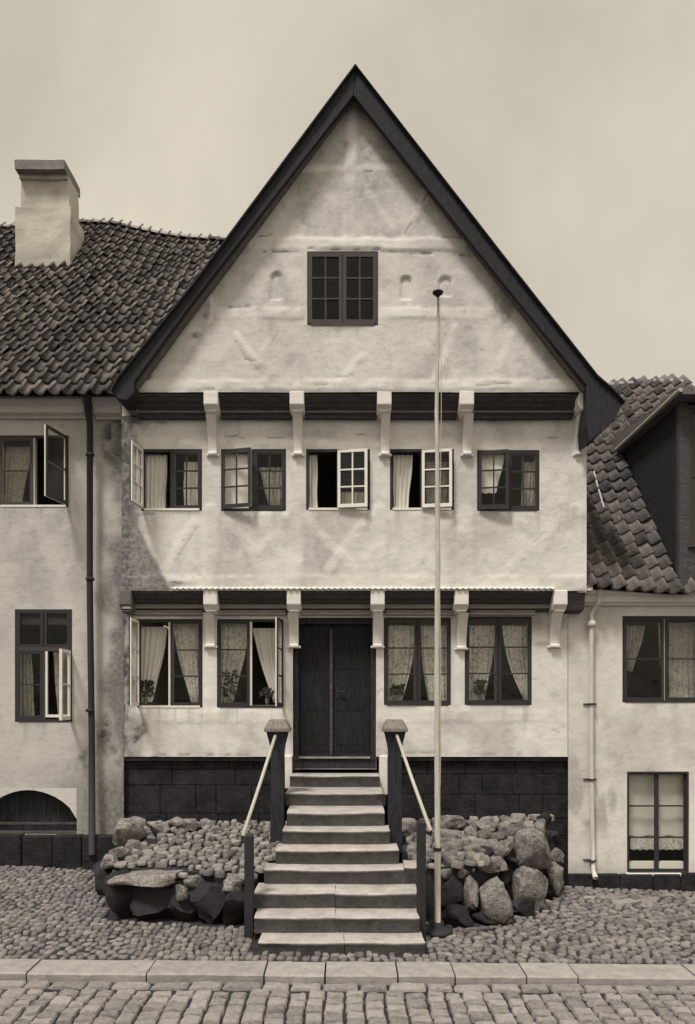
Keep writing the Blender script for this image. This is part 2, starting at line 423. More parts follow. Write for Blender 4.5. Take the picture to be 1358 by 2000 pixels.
# kerb
kerb = struct(group_empty('kerb', (0, KB - .17, 0)))
jp = [-700, -420, -180, 68, 296, 520, 636, 775, 884, 1020, 1118, 1345, 1600, 1900]
for i in range(len(jp) - 1):
    x0, x1 = X(jp[i], 6.9) + .008, X(jp[i + 1], 6.9) - .008
    v = []; nx = 7; r = random.Random(i)
    mb = MB(); V = []; F = []
    prof = [(KF + .004, -.2), (KF - .0, -.015), (KF + .018, .0), (KB - .012, .003), (KB, -.012), (KB, -.2)]
    for k in range(nx):
        xx = x0 + (x1 - x0) * k / (nx - 1)
        for (py_, pz_) in prof: V.append((xx, py_ + r.uniform(-.005, .005), g(xx, KB) + pz_ + r.uniform(-.003, .003) + .002 * ((i * 7) % 5 - 2)))
    m_ = len(prof)
    for k in range(nx - 1):
        for q in range(m_ - 1): F.append((k * m_ + q, (k + 1) * m_ + q, (k + 1) * m_ + q + 1, k * m_ + q + 1))
    F += [tuple(range(m_)), tuple(range(nx * m_ - 1, (nx - 1) * m_ - 1, -1))]
    mk('kerbstone', V, F, M['kerb'], kerb, False)

# pavement cobbles
CM = [cobble_mesh('cobble', M['cobble'], 200 + i) for i in range(9)]
items = []
x = -6.3
while x < 8.2:                                   # courses run towards the houses and lean over on the right
    w = rr.uniform(.072, .108); y = KB + .035 + rr.uniform(0, .06)
    while y < .03:
        l = rr.uniform(.085, .15); t = min(1, max(0, (x - .2) / 1.8)); t = t * t * (3 - 2 * t)
        yy = y + l / 2; xx = x + w / 2 - .62 * t * (yy - KB) + .05 * math.sin(yy * 2.3 + x * 1.7) + .025 * math.sin(yy * 7.1 + x * 3.3) + rr.uniform(-.013, .013)
        if KB + .03 < yy < .02 and -6.3 < xx < 6.3 and not inside(LT, xx, yy) and not inside(RT, xx, yy) and not (-1.0 < xx < .82 and yy > -3.17):
            items.append((rr.choice(CM), (xx, yy, g(xx, yy) - .027 + rr.uniform(-.012, .008) + .012 * math.sin(xx * 1.9) * math.sin(yy * 2.7)), (rr.uniform(-.12, .1), rr.uniform(-.12, .12), rr.uniform(-.45, .45) + .5 * t), (w / 2 * rr.uniform(.72, 1.08), l / 2 * rr.uniform(.68, .98), .029 * rr.uniform(.9, 1.2))))
        y += l
    x += w
scatter('cobble', items, pavement, M['cobble'], 300, 'cobbles', (0, -1.5, 0))
for px, py, d, w, h in ((1222, 1752, 9.55, .30, .12), (1190, 1738, 9.8, .22, .10), (1262, 1745, 9.7, .2, .13), (1150, 1741, 9.75, .16, .09), (935, 1815, 8.15, .26, .08)):
    q = at(px, py, d)
    link('paving_slab', boulder_mesh('paving_slab', M['terr'], int(px), .45, 2), (q.x, q.y, g(q.x, q.y) - .012), pavement, (0, 0, .3), (w, h, .05))

# ------------------------------------------------------------------ walls with relief
def segdist(px, pz, a, b):
    ax, az = a; bx, bz = b; dx, dz = bx - ax, bz - az; L2 = dx * dx + dz * dz
    t = np.clip(((px - ax) * dx + (pz - az) * dz) / L2, 0, 1)
    return np.hypot(px - ax - t * dx, pz - az - t * dz)
def wall(name, parent, mat, x0, x1, z0, z1, yf, holes, step=.025, timbers=(), cracks=(), stains=(), niches=(), keep=None, depth=.16, seed=0, amp=.012, edge=None, base=.07):
    xs = set(np.round(np.arange(x0, x1, step), 4)) | {x1}; zs = set(np.round(np.arange(z0, z1, step), 4)) | {z1}
    def snap(S, v):
        S = {s_ for s_ in S if abs(s_ - v) > step * .45}; S.add(round(v, 4)); return S
    for h in holes:
        for v in (h[0], h[1]): xs = snap(xs, v)
        for v in (h[2], h[3]): zs = snap(zs, v)
    xs = snap(snap(xs, x0), x1); zs = snap(snap(zs, z0), z1)
    xs = np.array(sorted(xs)); zs = np.array(sorted(zs)); xs = xs[(xs >= x0 - 1e-6) & (xs <= x1 + 1e-6)]; zs = zs[(zs >= z0 - 1e-6) & (zs <= z1 + 1e-6)]
    GX, GZ = np.meshgrid(xs, zs)
    wob = .05 * (fbm(GX * 3 + seed, GZ * 3, 4) - .5)
    d = amp * 3.0 * (fbm(GX * 1.3 + seed * 3.1, GZ * 1.3 + 4, 3) - .5) + amp * .75 * (fbm(GX * 6 + seed, GZ * 7 + 9, 3) - .5)
    for a, b, w, hgt in timbers:
        dist = segdist(GX + wob, GZ + wob, a, b); d = d + hgt * .62 * (1 - sst(w * .5 - .04, w * .5 + .02, dist)) * (.45 + .9 * sst(.35, .6, fbm(GX * 2.2 + a[0] * 5, GZ * 2.2 + a[1] * 3, 3)))
    tm = np.zeros_like(GX)
    for a, b, w, hgt in timbers: tm = np.maximum(tm, 1 - sst(w * .5 - .05, w * .5 + .03, segdist(GX + wob, GZ + wob, a, b)))
    patch = 1.35 * sst(.46, .70, fbm(GX * 1.5 + seed * 2.3, GZ * 1.2 + seed, 5)); blot = sst(.52, .74, fbm(GX * 5 + seed, GZ * 4, 5, .6))
    dirt_shade = (base + .17 * patch + .16 * blot) * (1 - .55 * tm * (.4 + .9 * sst(.4, .62, fbm(GX * 1.9 + 7, GZ * 1.9 + 3, 4))))
    hair = np.abs(fbm(GX * 1.7 + seed * 5.1, GZ * 1.7 + 31, 5, .55) - .5); dirt_shade = np.maximum(dirt_shade, .42 * (1 - sst(.002, .006, hair)) * sst(.5, .62, fbm(GX * 1.3 + 40, GZ * 1.3 + seed, 3)))
    for h in holes:                                        # rain streaks below the sills
        st = sst(.5, .72, fbm(GX * 13 + h[0] * 3, GZ * .9 + 2, 3)) * (GX > h[0] - .02) * (GX < h[1] + .02) * (GZ < h[2]) * np.exp(-np.clip(h[2] - GZ, 0, 9) / .38)
        dirt_shade = np.maximum(dirt_shade, .42 * st)
    for a, b, w, st in cracks:
        dist = segdist(GX + 1.2 * wob, GZ + 1.6 * wob, a, b)
        br = sst(.36, .56, fbm(GX * 6 + a[0] * 7, GZ * 9 + a[1], 3))
        dirt_shade = np.maximum(dirt_shade, st * br * (1 - sst(w * .15, w * .8, dist))); d = d - .005 * br * (1 - sst(w * .3, w, dist))
    for cx, cz, rx, rz, st, soft in stains:
        q = np.hypot((GX - cx) / rx, (GZ - cz) / rz) + .5 * (fbm(GX * 4 + cx * 3, GZ * 4 + cz, 4) - .5)
        dirt_shade = np.maximum(dirt_shade, min(.95, st * 1.3) * (1 - sst(1 - soft, 1 + soft * .4, q)) * (.6 + .55 * sst(.35, .65, fbm(GX * 9 + cx, GZ * 7, 4, .6))))
    for cx, cz, w, h in niches:
        q = np.where(GZ < cz, np.abs(GX - cx), np.hypot(GX - cx, GZ - cz)); ins = (1 - sst(w * .42, w * .58, q)) * (GZ > cz - h)
        d = d - .028 * ins
        dirt_shade = np.maximum(dirt_shade, .55 * ins * np.exp(-((np.hypot(GX - cx, GZ - cz) - w * .42) / .018) ** 2) * (GZ > cz - .01))  # dark arc paints in the shadow under the niche head
    if edge is not None: dirt_shade = np.maximum(dirt_shade, edge(GX, GZ))
    for h in holes:
        ex = np.maximum(np.maximum(h[0] - GX, GX - h[1]), 0); ez = np.maximum(np.maximum(h[2] - GZ, GZ - h[3]), 0)
        d = d * sst(.0, .07, np.hypot(ex, ez))
    for lim in (x0, x1): d = d * sst(0, .03, np.abs(GX - lim))
    nx, nz = len(xs), len(zs)
    V = np.stack([GX, yf - d, GZ], -1).reshape(-1, 3)
    cx = (xs[:-1] + xs[1:]) / 2; cz = (zs[:-1] + zs[1:]) / 2; CX, CZ = np.meshgrid(cx, cz)
    ok = np.ones_like(CX, dtype=bool)
    for h in holes: ok &= ~((CX > h[0]) & (CX < h[1]) & (CZ > h[2]) & (CZ < h[3]))
    if keep is not None: ok &= keep(CX, CZ)
    jj, ii = np.nonzero(ok); a = jj * nx + ii
    F = np.stack([a, a + 1, a + nx + 1, a + nx], -1).tolist(); V = V.tolist(); D = dirt_shade.reshape(-1).tolist()
    for h in holes:                                        # reveals
        b = len(V); q = [(h[0], h[2]), (h[1], h[2]), (h[1], h[3]), (h[0], h[3])]
        V += [(x, yf, z) for x, z in q] + [(x, yf + depth, z) for x, z in q]; D += [.05] * 8
        F += [[b + i, b + (i + 1) % 4, b + 4 + (i + 1) % 4, b + 4 + i] for i in range(4)]
    return mk(name, V, F, mat, parent, True, None, None, None, D)

# ------------------------------------------------------------------ windows
def pane_fix(mb_pts, parent): pass
def casement(parent, hx, yh, z0, w, h, s, ang, cols, rows, mo, mi=None, fw=.045, bw_=.02, t=.034, panes=True, bars=None):
    ca, sa = math.cos(R(ang)), math.sin(R(ang))
    dv = Vector((s * ca, -sa, 0)); nin = Vector((s * sa, ca, 0))        # along the leaf; towards its inner face
    O = Vector((hx, yh, z0))
    mb = MB()
    def b(l0, l1, y0, y1, za, zb, m):
        V = [O + dv * l + nin * yy + Vector((0, 0, z)) for l in (l0, l1) for yy in (y0, y1) for z in (za, zb)]
        Fq = [(0, 1, 3, 2), (4, 6, 7, 5), (0, 4, 5, 1), (2, 3, 7, 6), (0, 2, 6, 4), (1, 5, 7, 3)]
        mb.add(V, Fq if s > 0 else [tuple(reversed(f)) for f in Fq], m)
    def bar(l0, l1, za, zb, tt):
        if mi is None: b(l0, l1, -tt / 2, tt / 2, za, zb, 0)
        else: b(l0, l1, -tt / 2, -.0005, za, zb, 0); b(l0, l1, .0005, tt / 2, za, zb, 1)
    bar(0, fw, 0, h, t); bar(w - fw, w, 0, h, t); bar(fw, w - fw, 0, fw * 1.25, t); bar(fw, w - fw, h - fw, h, t)
    iw, ih = w - 2 * fw, h - 2.25 * fw; zb0 = fw * 1.25
    for c in range(1, cols): bar(fw + iw * c / cols - bw_ / 2, fw + iw * c / cols + bw_ / 2, zb0, h - fw, t * .7)
    for r_ in range(1, rows):
        for c in range(cols):
            bar(fw + iw * c / cols + (bw_ / 2 if c else 0), fw + iw * (c + 1) / cols - (bw_ / 2 if c < cols - 1 else 0), zb0 + ih * r_ / rows - bw_ / 2, zb0 + ih * r_ / rows + bw_ / 2, t * .66)
    o = mb.build('casement', None, parent, mats=[mo, mi or mo])
    for r_ in range(rows):
        for c in range(cols):
            l0, l1 = fw + iw * c / cols, fw + iw * (c + 1) / cols; za, zb = zb0 + ih * r_ / rows, zb0 + ih * (r_ + 1) / rows
            tl = random.uniform(-.004, .004)
            V = [O + dv * l + nin * (yy + (tl if z == za else -tl)) + Vector((0, 0, z)) for yy in (-.0015, .0015) for l, z in ((l0 + .003, za + .003), (l1 - .003, za + .003), (l1 - .003, zb - .003), (l0 + .003, zb - .003))]
            mk('pane', V, [(0, 1, 2, 3), (7, 6, 5, 4), (0, 4, 5, 1), (1, 5, 6, 2), (2, 6, 7, 3), (3, 7, 4, 0)], M['glass'], parent)
    return o
def frame(parent, x0, x1, z0, z1, yf, mat, fw=.045, post=True, back=.004, dep=.075, label=None, postmat=None, sillmat=None):
    mb = MB(); y0, y1 = yf + back, yf + back + dep
    mb.box(x0, x0 + fw, y0, y1, z0, z1); mb.box(x1 - fw, x1, y0, y1, z0, z1)
    mb.box(x0 + fw, x1 - fw, y0, y1, z1 - fw, z1); mb.box(x0 + fw, x1 - fw, y0 - .012, y1, z0, z0 + fw * .8, 1 if sillmat else 0)
    if post: c = (x0 + x1) / 2; mb.box(c - .022, c + .022, y0 + .004, y1, z0 + fw * .8, z1 - fw, 2 if postmat else 0)
    o = mb.build('window', None, parent, mats=[mat, sillmat or mat, postmat or mat])
    if label: o['label'] = label
    return o
CURT = 'curtains hanging in the house windows'
def curtain(label, xa_top, xb_top, xa_bot, xb_bot, z0, z1, y, mat, folds=5, pinch=None, amp=.018, group=CURT):
    nu, nv = folds * 6, 16; V = []; F = []; r = random.Random(hash(label) % 1000 if False else len(label) * 7 + int(abs(xa_top) * 100))
    ph = r.uniform(0, 6); pv = r.uniform(.7, 1.3)
    for j in range(nv + 1):
        v = j / nv; z = z1 + (z0 - z1) * v
        e = v if pinch is None else (v ** pinch)
        xa = xa_top + (xa_bot - xa_top) * e; xb = xb_top + (xb_bot - xb_top) * e
        for i in range(nu + 1):
            u = i / nu
            V.append((xa + (xb - xa) * u + .004 * math.sin(9 * v + 11 * u), y + amp * math.sin(u * folds * 2 * math.pi + ph + .7 * math.sin(3 * v * pv)) * (.7 + .4 * v), z + (.008 * math.sin(u * folds * 6.28 + ph) if j == nv else 0)))
    for j in range(nv):
        for i in range(nu): a = j * (nu + 1) + i; F.append((a, a + 1, a + nu + 2, a + nu + 1))
    o = mk('curtain', V, F, mat, None, True); 
    return tag(o, label, 'curtain', group)

# ------------------------------------------------------------------ the gabled house
DG, DU, D0 = 9.9, 10.2, 10.5
YG, YU, Y0 = Y(DG), Y(DU), 0.0
house = thing('gabled_house', 'tall limewashed timber framed house with jettied floors and steep dark edged gable', 'house', (0, 0, 0))
def pxs(a, d): return [(X(p, d), Z(q, d)) for p, q in a]

# ground floor wall
G1 = (X(268, D0), X(396, D0), Z(1382, D0), Z(1210, D0)); G2 = (X(424, D0), X(554, D0), Z(1382, D0), Z(1209, D0))
G3 = (X(750, D0), X(881, D0), Z(1378, D0), Z(1206, D0)); G4 = (X(908, D0), X(1039, D0), Z(1377, D0), Z(1204, D0))
DOOR = (X(572, D0), X(735, D0), Z(1502, D0), Z(1206, D0))
gx0, gx1 = X(243, D0), X(1109, D0); gz0, gz1 = Z(1478, D0), 3.86
P = lambda a, b, d: (X(a, d), Z(b, d))
tim = [(P(c, 1200, D0), P(c, 1478, D0), .24, .012) for c in (411, 902)] + [(P(243, 1400, D0), P(572, 1400, D0), .2, .008), (P(735, 1398, D0), P(1109, 1398, D0), .2, .008)]
wall('ground_floor_wall', house, M['lime'], gx0, gx1, gz0, gz1, Y0, [G1, G2, G3, G4, DOOR], .03, tim,
     [(P(250, 1478, D0), P(570, 1472, D0), .03, .7), (P(740, 1470, D0), P(1100, 1474, D0), .025, .6), (P(250, 1410, D0), P(290, 1414, D0), .03, .7)],
     [(*P(252, 1440, D0), .34, .5, .75, .6), (*P(246, 1300, D0), .16, 1.3, .8, .5), (*P(1060, 1215, D0), .6, .16, .45, .8), (*P(1060, 1258, D0), .16, .04, .8, .6)], seed=2)
# jambs beside the landing, below the wall's foot
mb = MB(); mb.box(X(741, D0), X(757, D0), -.055, .16, Z(1552, D0), gz0 + .02); bevel(mb.build('jamb_foot', M['lime'], house), .015)
mb = MB(); mb.box(X(553, D0), X(571, D0), -.055, .16, Z(1540, D0), gz0 + .02); bevel(mb.build('jamb_foot', M['lime'], house), .015)

# upper floor wall
ux0, ux1 = X(238, DU), X(1146, DU); uz0, uz1 = Z(1154, DU), 6.62
def rectpx(a, b, c, d, D): return (X(a, D), X(b, D), Z(d, D), Z(c, D))
W1 = rectpx(276, 395, 877, 997, DU); W2 = rectpx(432, 559, 877, 997, DU); W3 = rectpx(598, 723, 877, 996, DU)
W4 = rectpx(762, 887, 877, 996, DU); W5 = rectpx(932, 1054, 879, 998, DU)
tim = [(P(c, 1000, DU), P(c, 1150, DU), .24, .012) for c in (412, 578, 742, 909, 1125)]
tim += [(P(240, 1138, DU), P(1146, 1138, DU), .22, .012), (P(250, 866, DU), P(1146, 866, DU), .18, .014), (P(1132, 800, DU), P(1132, 1000, DU), .2, .012)]
for a, b in (((380, 1020), (315, 1125)), ((432, 1010), (500, 1080)), ((558, 1010), (500, 1080)), ((600, 1010), (690, 1115)), ((720, 1010), (640, 1115)), ((765, 1010), (850, 1110)), ((880, 1015), (800, 1115)), ((1100, 1010), (985, 1120))):
    tim.append((P(*a, DU), P(*b, DU), .15, .010))
def leak(GX, GZ):                               # the damp stain under the valley at the left corner, with its curved edge
    t = np.clip((Z(1000, DU) - GZ) / (Z(1000, DU) - Z(1150, DU)), 0, 1)
    lim = X(262, DU) + (X(335, DU) - X(262, DU)) * t ** 1.15 + .035 * (fbm(GX * 6, GZ * 6, 3) - .5)
    m = 1 - sst(-.05, .035, GX - lim)
    lo = m * sst(Z(985, DU), Z(1010, DU), GZ) * .86
    cor = (1 - sst(X(252, DU), X(284, DU) , GX + .3 * (fbm(GX * 5, GZ * 5, 4) - .5))) * .96
    return np.maximum(lo, cor)
UST = [(*P(250, 790, DU), .42, .55, .9, .7), (*P(240, 940, DU), .22, .95, .95, .5), (*P(300, 790, DU), .5, .14, .7, .8), (*P(320, 1140, DU), .5, .05, .6, .6), (*P(690, 1000, DU), .5, .05, .0, .5)]
CR = [(P(280, 808, DU), P(330, 803, DU), .03, .9), (P(285, 826, DU), P(345, 820, DU), .025, .8), (P(440, 852, DU), P(480, 855, DU), .022, .7), (P(520, 852, DU), P(560, 855, DU), .022, .6), (P(690, 850, DU), P(726, 852, DU), .022, .7), (P(1055, 855, DU), P(1110, 857, DU), .02, .7), (P(860, 855, DU), P(890, 857, DU), .02, .5),
      (P(260, 1008, DU), P(300, 1002, DU), .03, .8), (P(240, 1146, DU), P(340, 1149, DU), .03, .8), (P(340, 1100, DU), P(385, 1030, DU), .02, .35), (P(480, 1060, DU), P(505, 1090, DU), .018, .3), (P(1040, 1060, DU), P(1075, 1030, DU), .02, .5), (P(1000, 1110, DU), P(1040, 1080, DU), .018, .3)]
wall('upper_floor_wall', house, M['lime'], ux0, ux1, uz0, uz1, YU, [W1, W2, W3, W4, W5], .025, tim, CR, UST, seed=5, edge=leak, base=.10)

# gable wall
AP = P(690, 150, DG); sl = (X(262, DG), Z(745, DG)); sr = (X(1152, DG), Z(752, DG))
gz = Z(766, DG)
def in_gable(CX, CZ):
    lx = sl[0] + (AP[0] - sl[0]) * (CZ - sl[1]) / (AP[1] - sl[1]); rx = sr[0] + (AP[0] - sr[0]) * (CZ - sr[1]) / (AP[1] - sr[1])
    return (CX > np.maximum(lx, sl[0]) - .02) & (CX < np.minimum(rx, sr[0]) + .02) & (CZ < AP[1])
GW = rectpx(600, 739, 491, 636, DG)
tim = [(P(490, 478, DG), P(930, 478, DG), .19, .022), (P(430, 612, DG), P(960, 612, DG), .17, .014), (P(280, 752, DG), P(1150, 752, DG), .16, .014), (P(690, 200, DG), P(680, 470, DG), .16, .010),
       (P(835, 375, DG), P(788, 462, DG), .11, .012), (P(720, 380, DG), P(770, 440, DG), .12, .008), (P(460, 655, DG), P(505, 710, DG), .12, .012), (P(545, 640, DG), P(505, 710, DG), .12, .010), (P(405, 560, DG), P(405, 625, DG), .16, .012), (P(715, 690, DG), P(660, 745, DG), .12, .009), (P(890, 640, DG), P(850, 740, DG), .12, .010), (P(385, 650, DG), P(345, 720, DG), .11, .009), (P(1010, 640, DG), P(960, 740, DG), .12, .008),
       (P(560, 330, DG), P(820, 330, DG), .12, .007)]
CR = [(P(492, 493, DG), P(600, 492, DG), .034, 1.0), (P(600, 487, DG), P(740, 489, DG), .026, .9), (P(738, 491, DG), P(840, 497, DG), .03, 1.0), (P(885, 497, DG), P(925, 500, DG), .03, .9), (P(495, 461, DG), P(540, 462, DG), .03, .8), (P(860, 464, DG), P(905, 462, DG), .022, .6), (P(450, 597, DG), P(510, 602, DG), .032, .9), (P(770, 600, DG), P(880, 602, DG), .022, .6),
      (P(835, 376, DG), P(812, 425, DG), .022, .9), (P(806, 432, DG), P(788, 458, DG), .022, .8), (P(460, 668, DG), P(480, 697, DG), .022, .6), (P(480, 700, DG), P(512, 704, DG), .026, .8), (P(515, 698, DG), P(545, 645, DG), .022, .5), (P(655, 735, DG), P(690, 732, DG), .022, .5), (P(700, 715, DG), P(715, 685, DG), .02, .4), (P(875, 690, DG), P(892, 640, DG), .018, .4), (P(350, 712, DG), P(380, 662, DG), .022, .5),
      (P(708, 335, DG), P(735, 337, DG), .03, .8), (P(660, 368, DG), P(685, 375, DG), .026, .6), (P(725, 380, DG), P(770, 432, DG), .018, .4), (P(380, 760, DG), P(420, 757, DG), .02, .8), (P(560, 756, DG), P(640, 752, DG), .02, .5), (P(1040, 742, DG), P(1130, 736, DG), .024, .7), (P(930, 755, DG), P(1000, 750, DG), .022, .6)]
ST = [(*P(403, 603, DG), .07, .2, .55, .6), (*P(386, 655, DG), .10, .07, .6, .6), (*P(290, 736, DG), .12, .07, .8, .6), (*P(683, 420, DG), .16, .5, .26, .8), (*P(672, 282, DG), .08, .08, .45, .7), (*P(700, 330, DG), .5, .3, .16, .8), (*P(985, 590, DG), .22, .55, .45, .7), (*P(1040, 650, DG), .2, .4, .4, .8), (*P(920, 490, DG), .12, .14, .5, .7), (*P(470, 490, DG), .12, .3, .2, .8), (*P(600, 650, DG), .8, .3, .12, .8), (*P(1050, 735, DG), .7, .12, .3, .8)]
wall('gable_wall', house, M['lime'], X(255, DG), X(1158, DG), gz, Z(160, DG), YG, [GW], .024, tim, CR, ST,
     [(*P(540, 542, DG), .15, .30), (*P(793, 550, DG), .15, .25), (*P(870, 551, DG), .17, .2)], in_gable, seed=9, base=.21)

# verges, roof and flared eaves
DB = 9.7; YB = Y(DB)
mb = MB(); mb.prism_xz(pxs([(695, 133), (1000, 527), (1166, 738), (1196, 764), (1217, 788), (1205, 812), (1188, 833), (1152, 862), (1146, 828), (1146, 752), (1000, 574), (691, 186)], DB), YB, YB + .07)
bevel(mb.build('bargeboard', M['dark_wood'], house), .01)
mb = MB(); mb.prism_xz(pxs([(694.6, 133), (690.6, 186), (380, 585), (263, 745), (262, 768), (248, 782), (232, 780), (218, 766), (232, 742), (380, 557)], DB), YB + .0, YB + .07)
bevel(mb.build('bargeboard', M['dark_wood'], house), .01)
# verge capping, a thin board lying on the barge boards
mb = MB(); q = pxs([(694, 130), (1000, 524), (1166, 735), (1196, 761), (1217, 785), (1219, 788), (1196, 764), (1166, 738.5), (1000, 527.6), (695, 133.6)], DB); mb.prism_xz(q, YB - .05, YB + .3)
mb.build('verge_board', M['dark_wood'], house)
mb = MB(); q = pxs([(694, 130), (694.4, 133.6), (380, 557.6), (232, 742.6), (219, 766), (217, 764), (231, 739), (379, 554)], DB); mb.prism_xz(q, YB - .05, YB + .3)
mb.build('verge_board', M['dark_wood'], house)
mb = MB()
mb.prism_xz(pxs([(1166, 740), (1196, 766), (1215, 788), (1204, 811), (1187, 831), (1152, 860), (1148, 828), (1148, 752)], DB), YB + .07, 8.6)
mb.build('eave', M['dark_wood'], house)
mb = MB()
mb.prism_xz(pxs([(263, 747), (261, 767), (247, 780), (233, 778), (220, 766), (234, 745)], DB), YB + .07, 8.6)
mb.build('eave', M['dark_wood'], house)
roof = group_empty('roof', (0, 4, 9), house)
for pts in ([(695, 135), (1166, 739), (1146, 757), (694, 172)], [(694.5, 135), (694, 172), (262, 752), (233, 743)]):
    mb = MB(); mb.prism_xz(pxs(pts, DB), YB + .072, 8.6); mb.build('roof_slope', M['tile'], roof)
mb = MB(); mb.tube([(X(694.6, DB), YB - .02, Z(134, DB)), (X(694.6, DB), 8.6, Z(134, DB))], .035, 8); mb.build('ridge', M['dark_wood'], roof)

# jetty: boards, beam ends, brackets, mouldings
def jetty_boards(xa, xb, yf, ztop, yb, zbot, name='fascia_board', mat=None):
    dy = (yb - yf); h = ztop - zbot
    prof = [(yf + .03, ztop), (yf + .035, ztop - .03), (yf + .06, ztop - .04), (yf + .06 + dy * .2, ztop - h * .42), (yf + .03 + dy * .2, ztop - h * .46), (yf + .04 + dy * .25, ztop - h * .54), (yf + .07 + dy * .3, ztop - h * .57), (yf + dy * .72, ztop - h * .86), (yf + dy * .66, ztop - h * .9), (yf + dy * .72, ztop - h * 1.0), (yb + .05, ztop - h), (yb + .05, ztop)]
    mb = MB(); mb.prism_yz(prof, xa, xb); return mb.build(name, mat or M['board'], house)
def beam_end(cx, w, yf, yb, zt, h, round_=False, mat=None):
    mb = MB(); x0, x1 = cx - w / 2, cx + w / 2
    if round_:
        n = 14; poly = [(cx + w * .56 * math.cos(2 * math.pi * k / n), zt - h * .5 + h * .56 * math.sin(2 * math.pi * k / n)) for k in range(n)]
        mb.prism_xz(poly, yf - .02, yb); mb.box(cx - w * .4, cx + w * .4, yf + .01, yb, zt - h, zt)
    else:
        mb.prism_yz([(yf - .012, zt + .01), (yb, zt + .01), (yb, zt - h), (yf + .07, zt - h), (yf + .035, zt - h * .86), (yf - .012, zt - h * .72)], x0, x1)
        mb.prism_yz([(yf + .02, zt - h + .002), (yb, zt - h + .002), (yb, zt - h * 1.14), (yf + .07, zt - h * 1.14), (yf + .03, zt - h * 1.08)], cx - w * .36, cx + w * .36)
    return bevel(mb.build('beam_end', mat or M['lime'], house), .012)
def bracket(cx, w, yw, zt, zb, dep):
    n = 9; prof = [(yw + .02, zt), (yw - dep, zt)]
    for k in range(n + 1):
        t = k / n; prof.append((yw - dep + (dep - .05) * (1 - (1 - t) ** 1.9), zt - (zt - zb) * t))
    prof += [(yw - .07, zb - .005), (yw - .07, zb - .045), (yw + .02, zb - .045)]
    mb = MB(); mb.prism_yz(prof, cx - w / 2, cx + w / 2); mb.box(cx - w * .72, cx + w * .72, yw - .035, yw + .02, zb - .055, zb - .02)
    return bevel(mb.build('bracket', M['lime'], house), .01)
ztop = gz
cs = [262, 412, 580, 751, 912, 1141]; ws = [.2, .2, .2, .2, .2, .17]
for i, c in enumerate(cs):
    cx = X(c, DG)
    if i == 0: continue
    beam_end(cx, ws[i], YG, YU + .05, ztop, .235, i == 5)
    xw = X(c + (2 if i < 5 else -8), 10.1)
    bracket(xw, .125 if i < 5 else .11, YU, ztop - .262, Z(880, 10.1), .235)
for i in range(5):
    a, b = X(cs[i], DG) + ws[i] / 2, X(cs[i + 1], DG) - ws[i + 1] / 2
    jetty_boards(a + (-.1 if i == 0 else .002), b - .002, YG, ztop - .004, YU, ztop - .27)
zt2 = uz0; cs2 = [245, 411, 574, 738, 902, 1095]
for i, c in enumerate(cs2):
    cx = X(c, DU); o = beam_end(cx, .2 if i else .17, YU, Y0 + .05, zt2, .27, False, M['damp'] if i == 0 else None)
    if i in (1, 2, 3, 4): bracket(X(c, 10.45), .14, Y0, zt2 - .30, Z(1258 + (4 if i == 4 else 0), 10.42), .24)
    if i == 5: bracket(X(1084, 10.45), .14, Y0, zt2 - .30, Z(1258, 10.42), .24)
for i in range(5):
    a, b = X(cs2[i], DU) + .1, X(cs2[i + 1], DU) - .1
    jetty_boards(a + .002, b - .002, YU, zt2 - .004, Y0, zt2 - .27)
mb = MB(); mb.prism_yz([(YU + .03, zt2 - .004), (.05, zt2 - .004), (.05, zt2 - .3), (YU + .1, zt2 - .26)], X(1095, DU) + .102, ux1 - .005); mb.build('fascia_board', M['board'], house)
# moulded head rail above the ground floor windows
for a, b in ((252, 396), (426, 558), (590, 722), (754, 886), (918, 1045)):
    mb = MB(); zc = Z(1196, 10.44); mb.prism_yz([(.03, zc + .05), (-.085, zc + .045), (-.10, zc + .02), (-.07, zc - .005), (-.06, zc - .035), (.03, zc - .05)], X(a, 10.44), X(b, 10.44)); mb.build('head_rail', M['moulding'], house)
# twisted rope moulding along the foot of the upper floor wall
xa = X(335, DU)
for i in range(5):
    x0 = xa if i == 0 else X(cs2[i], DU) + .0; x1 = X(cs2[i + 1], DU) if i < 4 else X(1082, DU)
    V = []; F = []; nseg = int((x1 - x0) / .012); na = 8
    for k in range(nseg + 1):
        xx = x0 + (x1 - x0) * k / nseg
        for q in range(na):
            a = 2 * math.pi * q / na; rad = .017 + .009 * math.cos(2 * (a - xx * 38))
            V.append((xx, YU - .022 + rad * math.cos(a), zt2 + .03 + rad * math.sin(a)))
    for k in range(nseg):
        for q in range(na): F.append((k * na + q, k * na + (q + 1) % na, (k + 1) * na + (q + 1) % na, (k + 1) * na + q))
    mk('rope_moulding', V, F, M['lime'], house, True)

# shell: sides, back, floors
mb = MB(); mb.box(gx0 - .01, gx0 + .12, .34, 8.4, -.3, zt2 - .3); mb.box(gx0 + .002, gx0 + .12, .006, .338, gz0 - .0, zt2 - .3); mb.box(ux0 - .002, ux0 + .12, YU + .02, 8.4, zt2 - .25, gz + .05); mb.build('side_wall', M['lime'], house)
mb = MB(); mb.box(ux1 - .12, ux1 + .002, YU + .02, 8.4, zt2 - .02, gz + .05); mb.build('side_wall', M['lime'], house)
mb = MB(); mb.prism_xz([(ux0, -.3), (ux1, -.3), (sr[0], sr[1]), AP, (sl[0], sl[1])], 8.3, 8.5); mb.build('back_wall', M['lime'], house)
mb = MB()
mb.box(gx0 + .13, ux1 - .13, .17, 8.2, 1.35, 1.48); mb.box(ux0 + .13, ux1 - .13, YU + .17, 8.2, 3.9, 4.05); mb.box(ux0 + .13, ux1 - .13, YG + .18, 8.2, 6.62, 6.75)
mb.build('floor', M['inside'], house)
mb = MB()
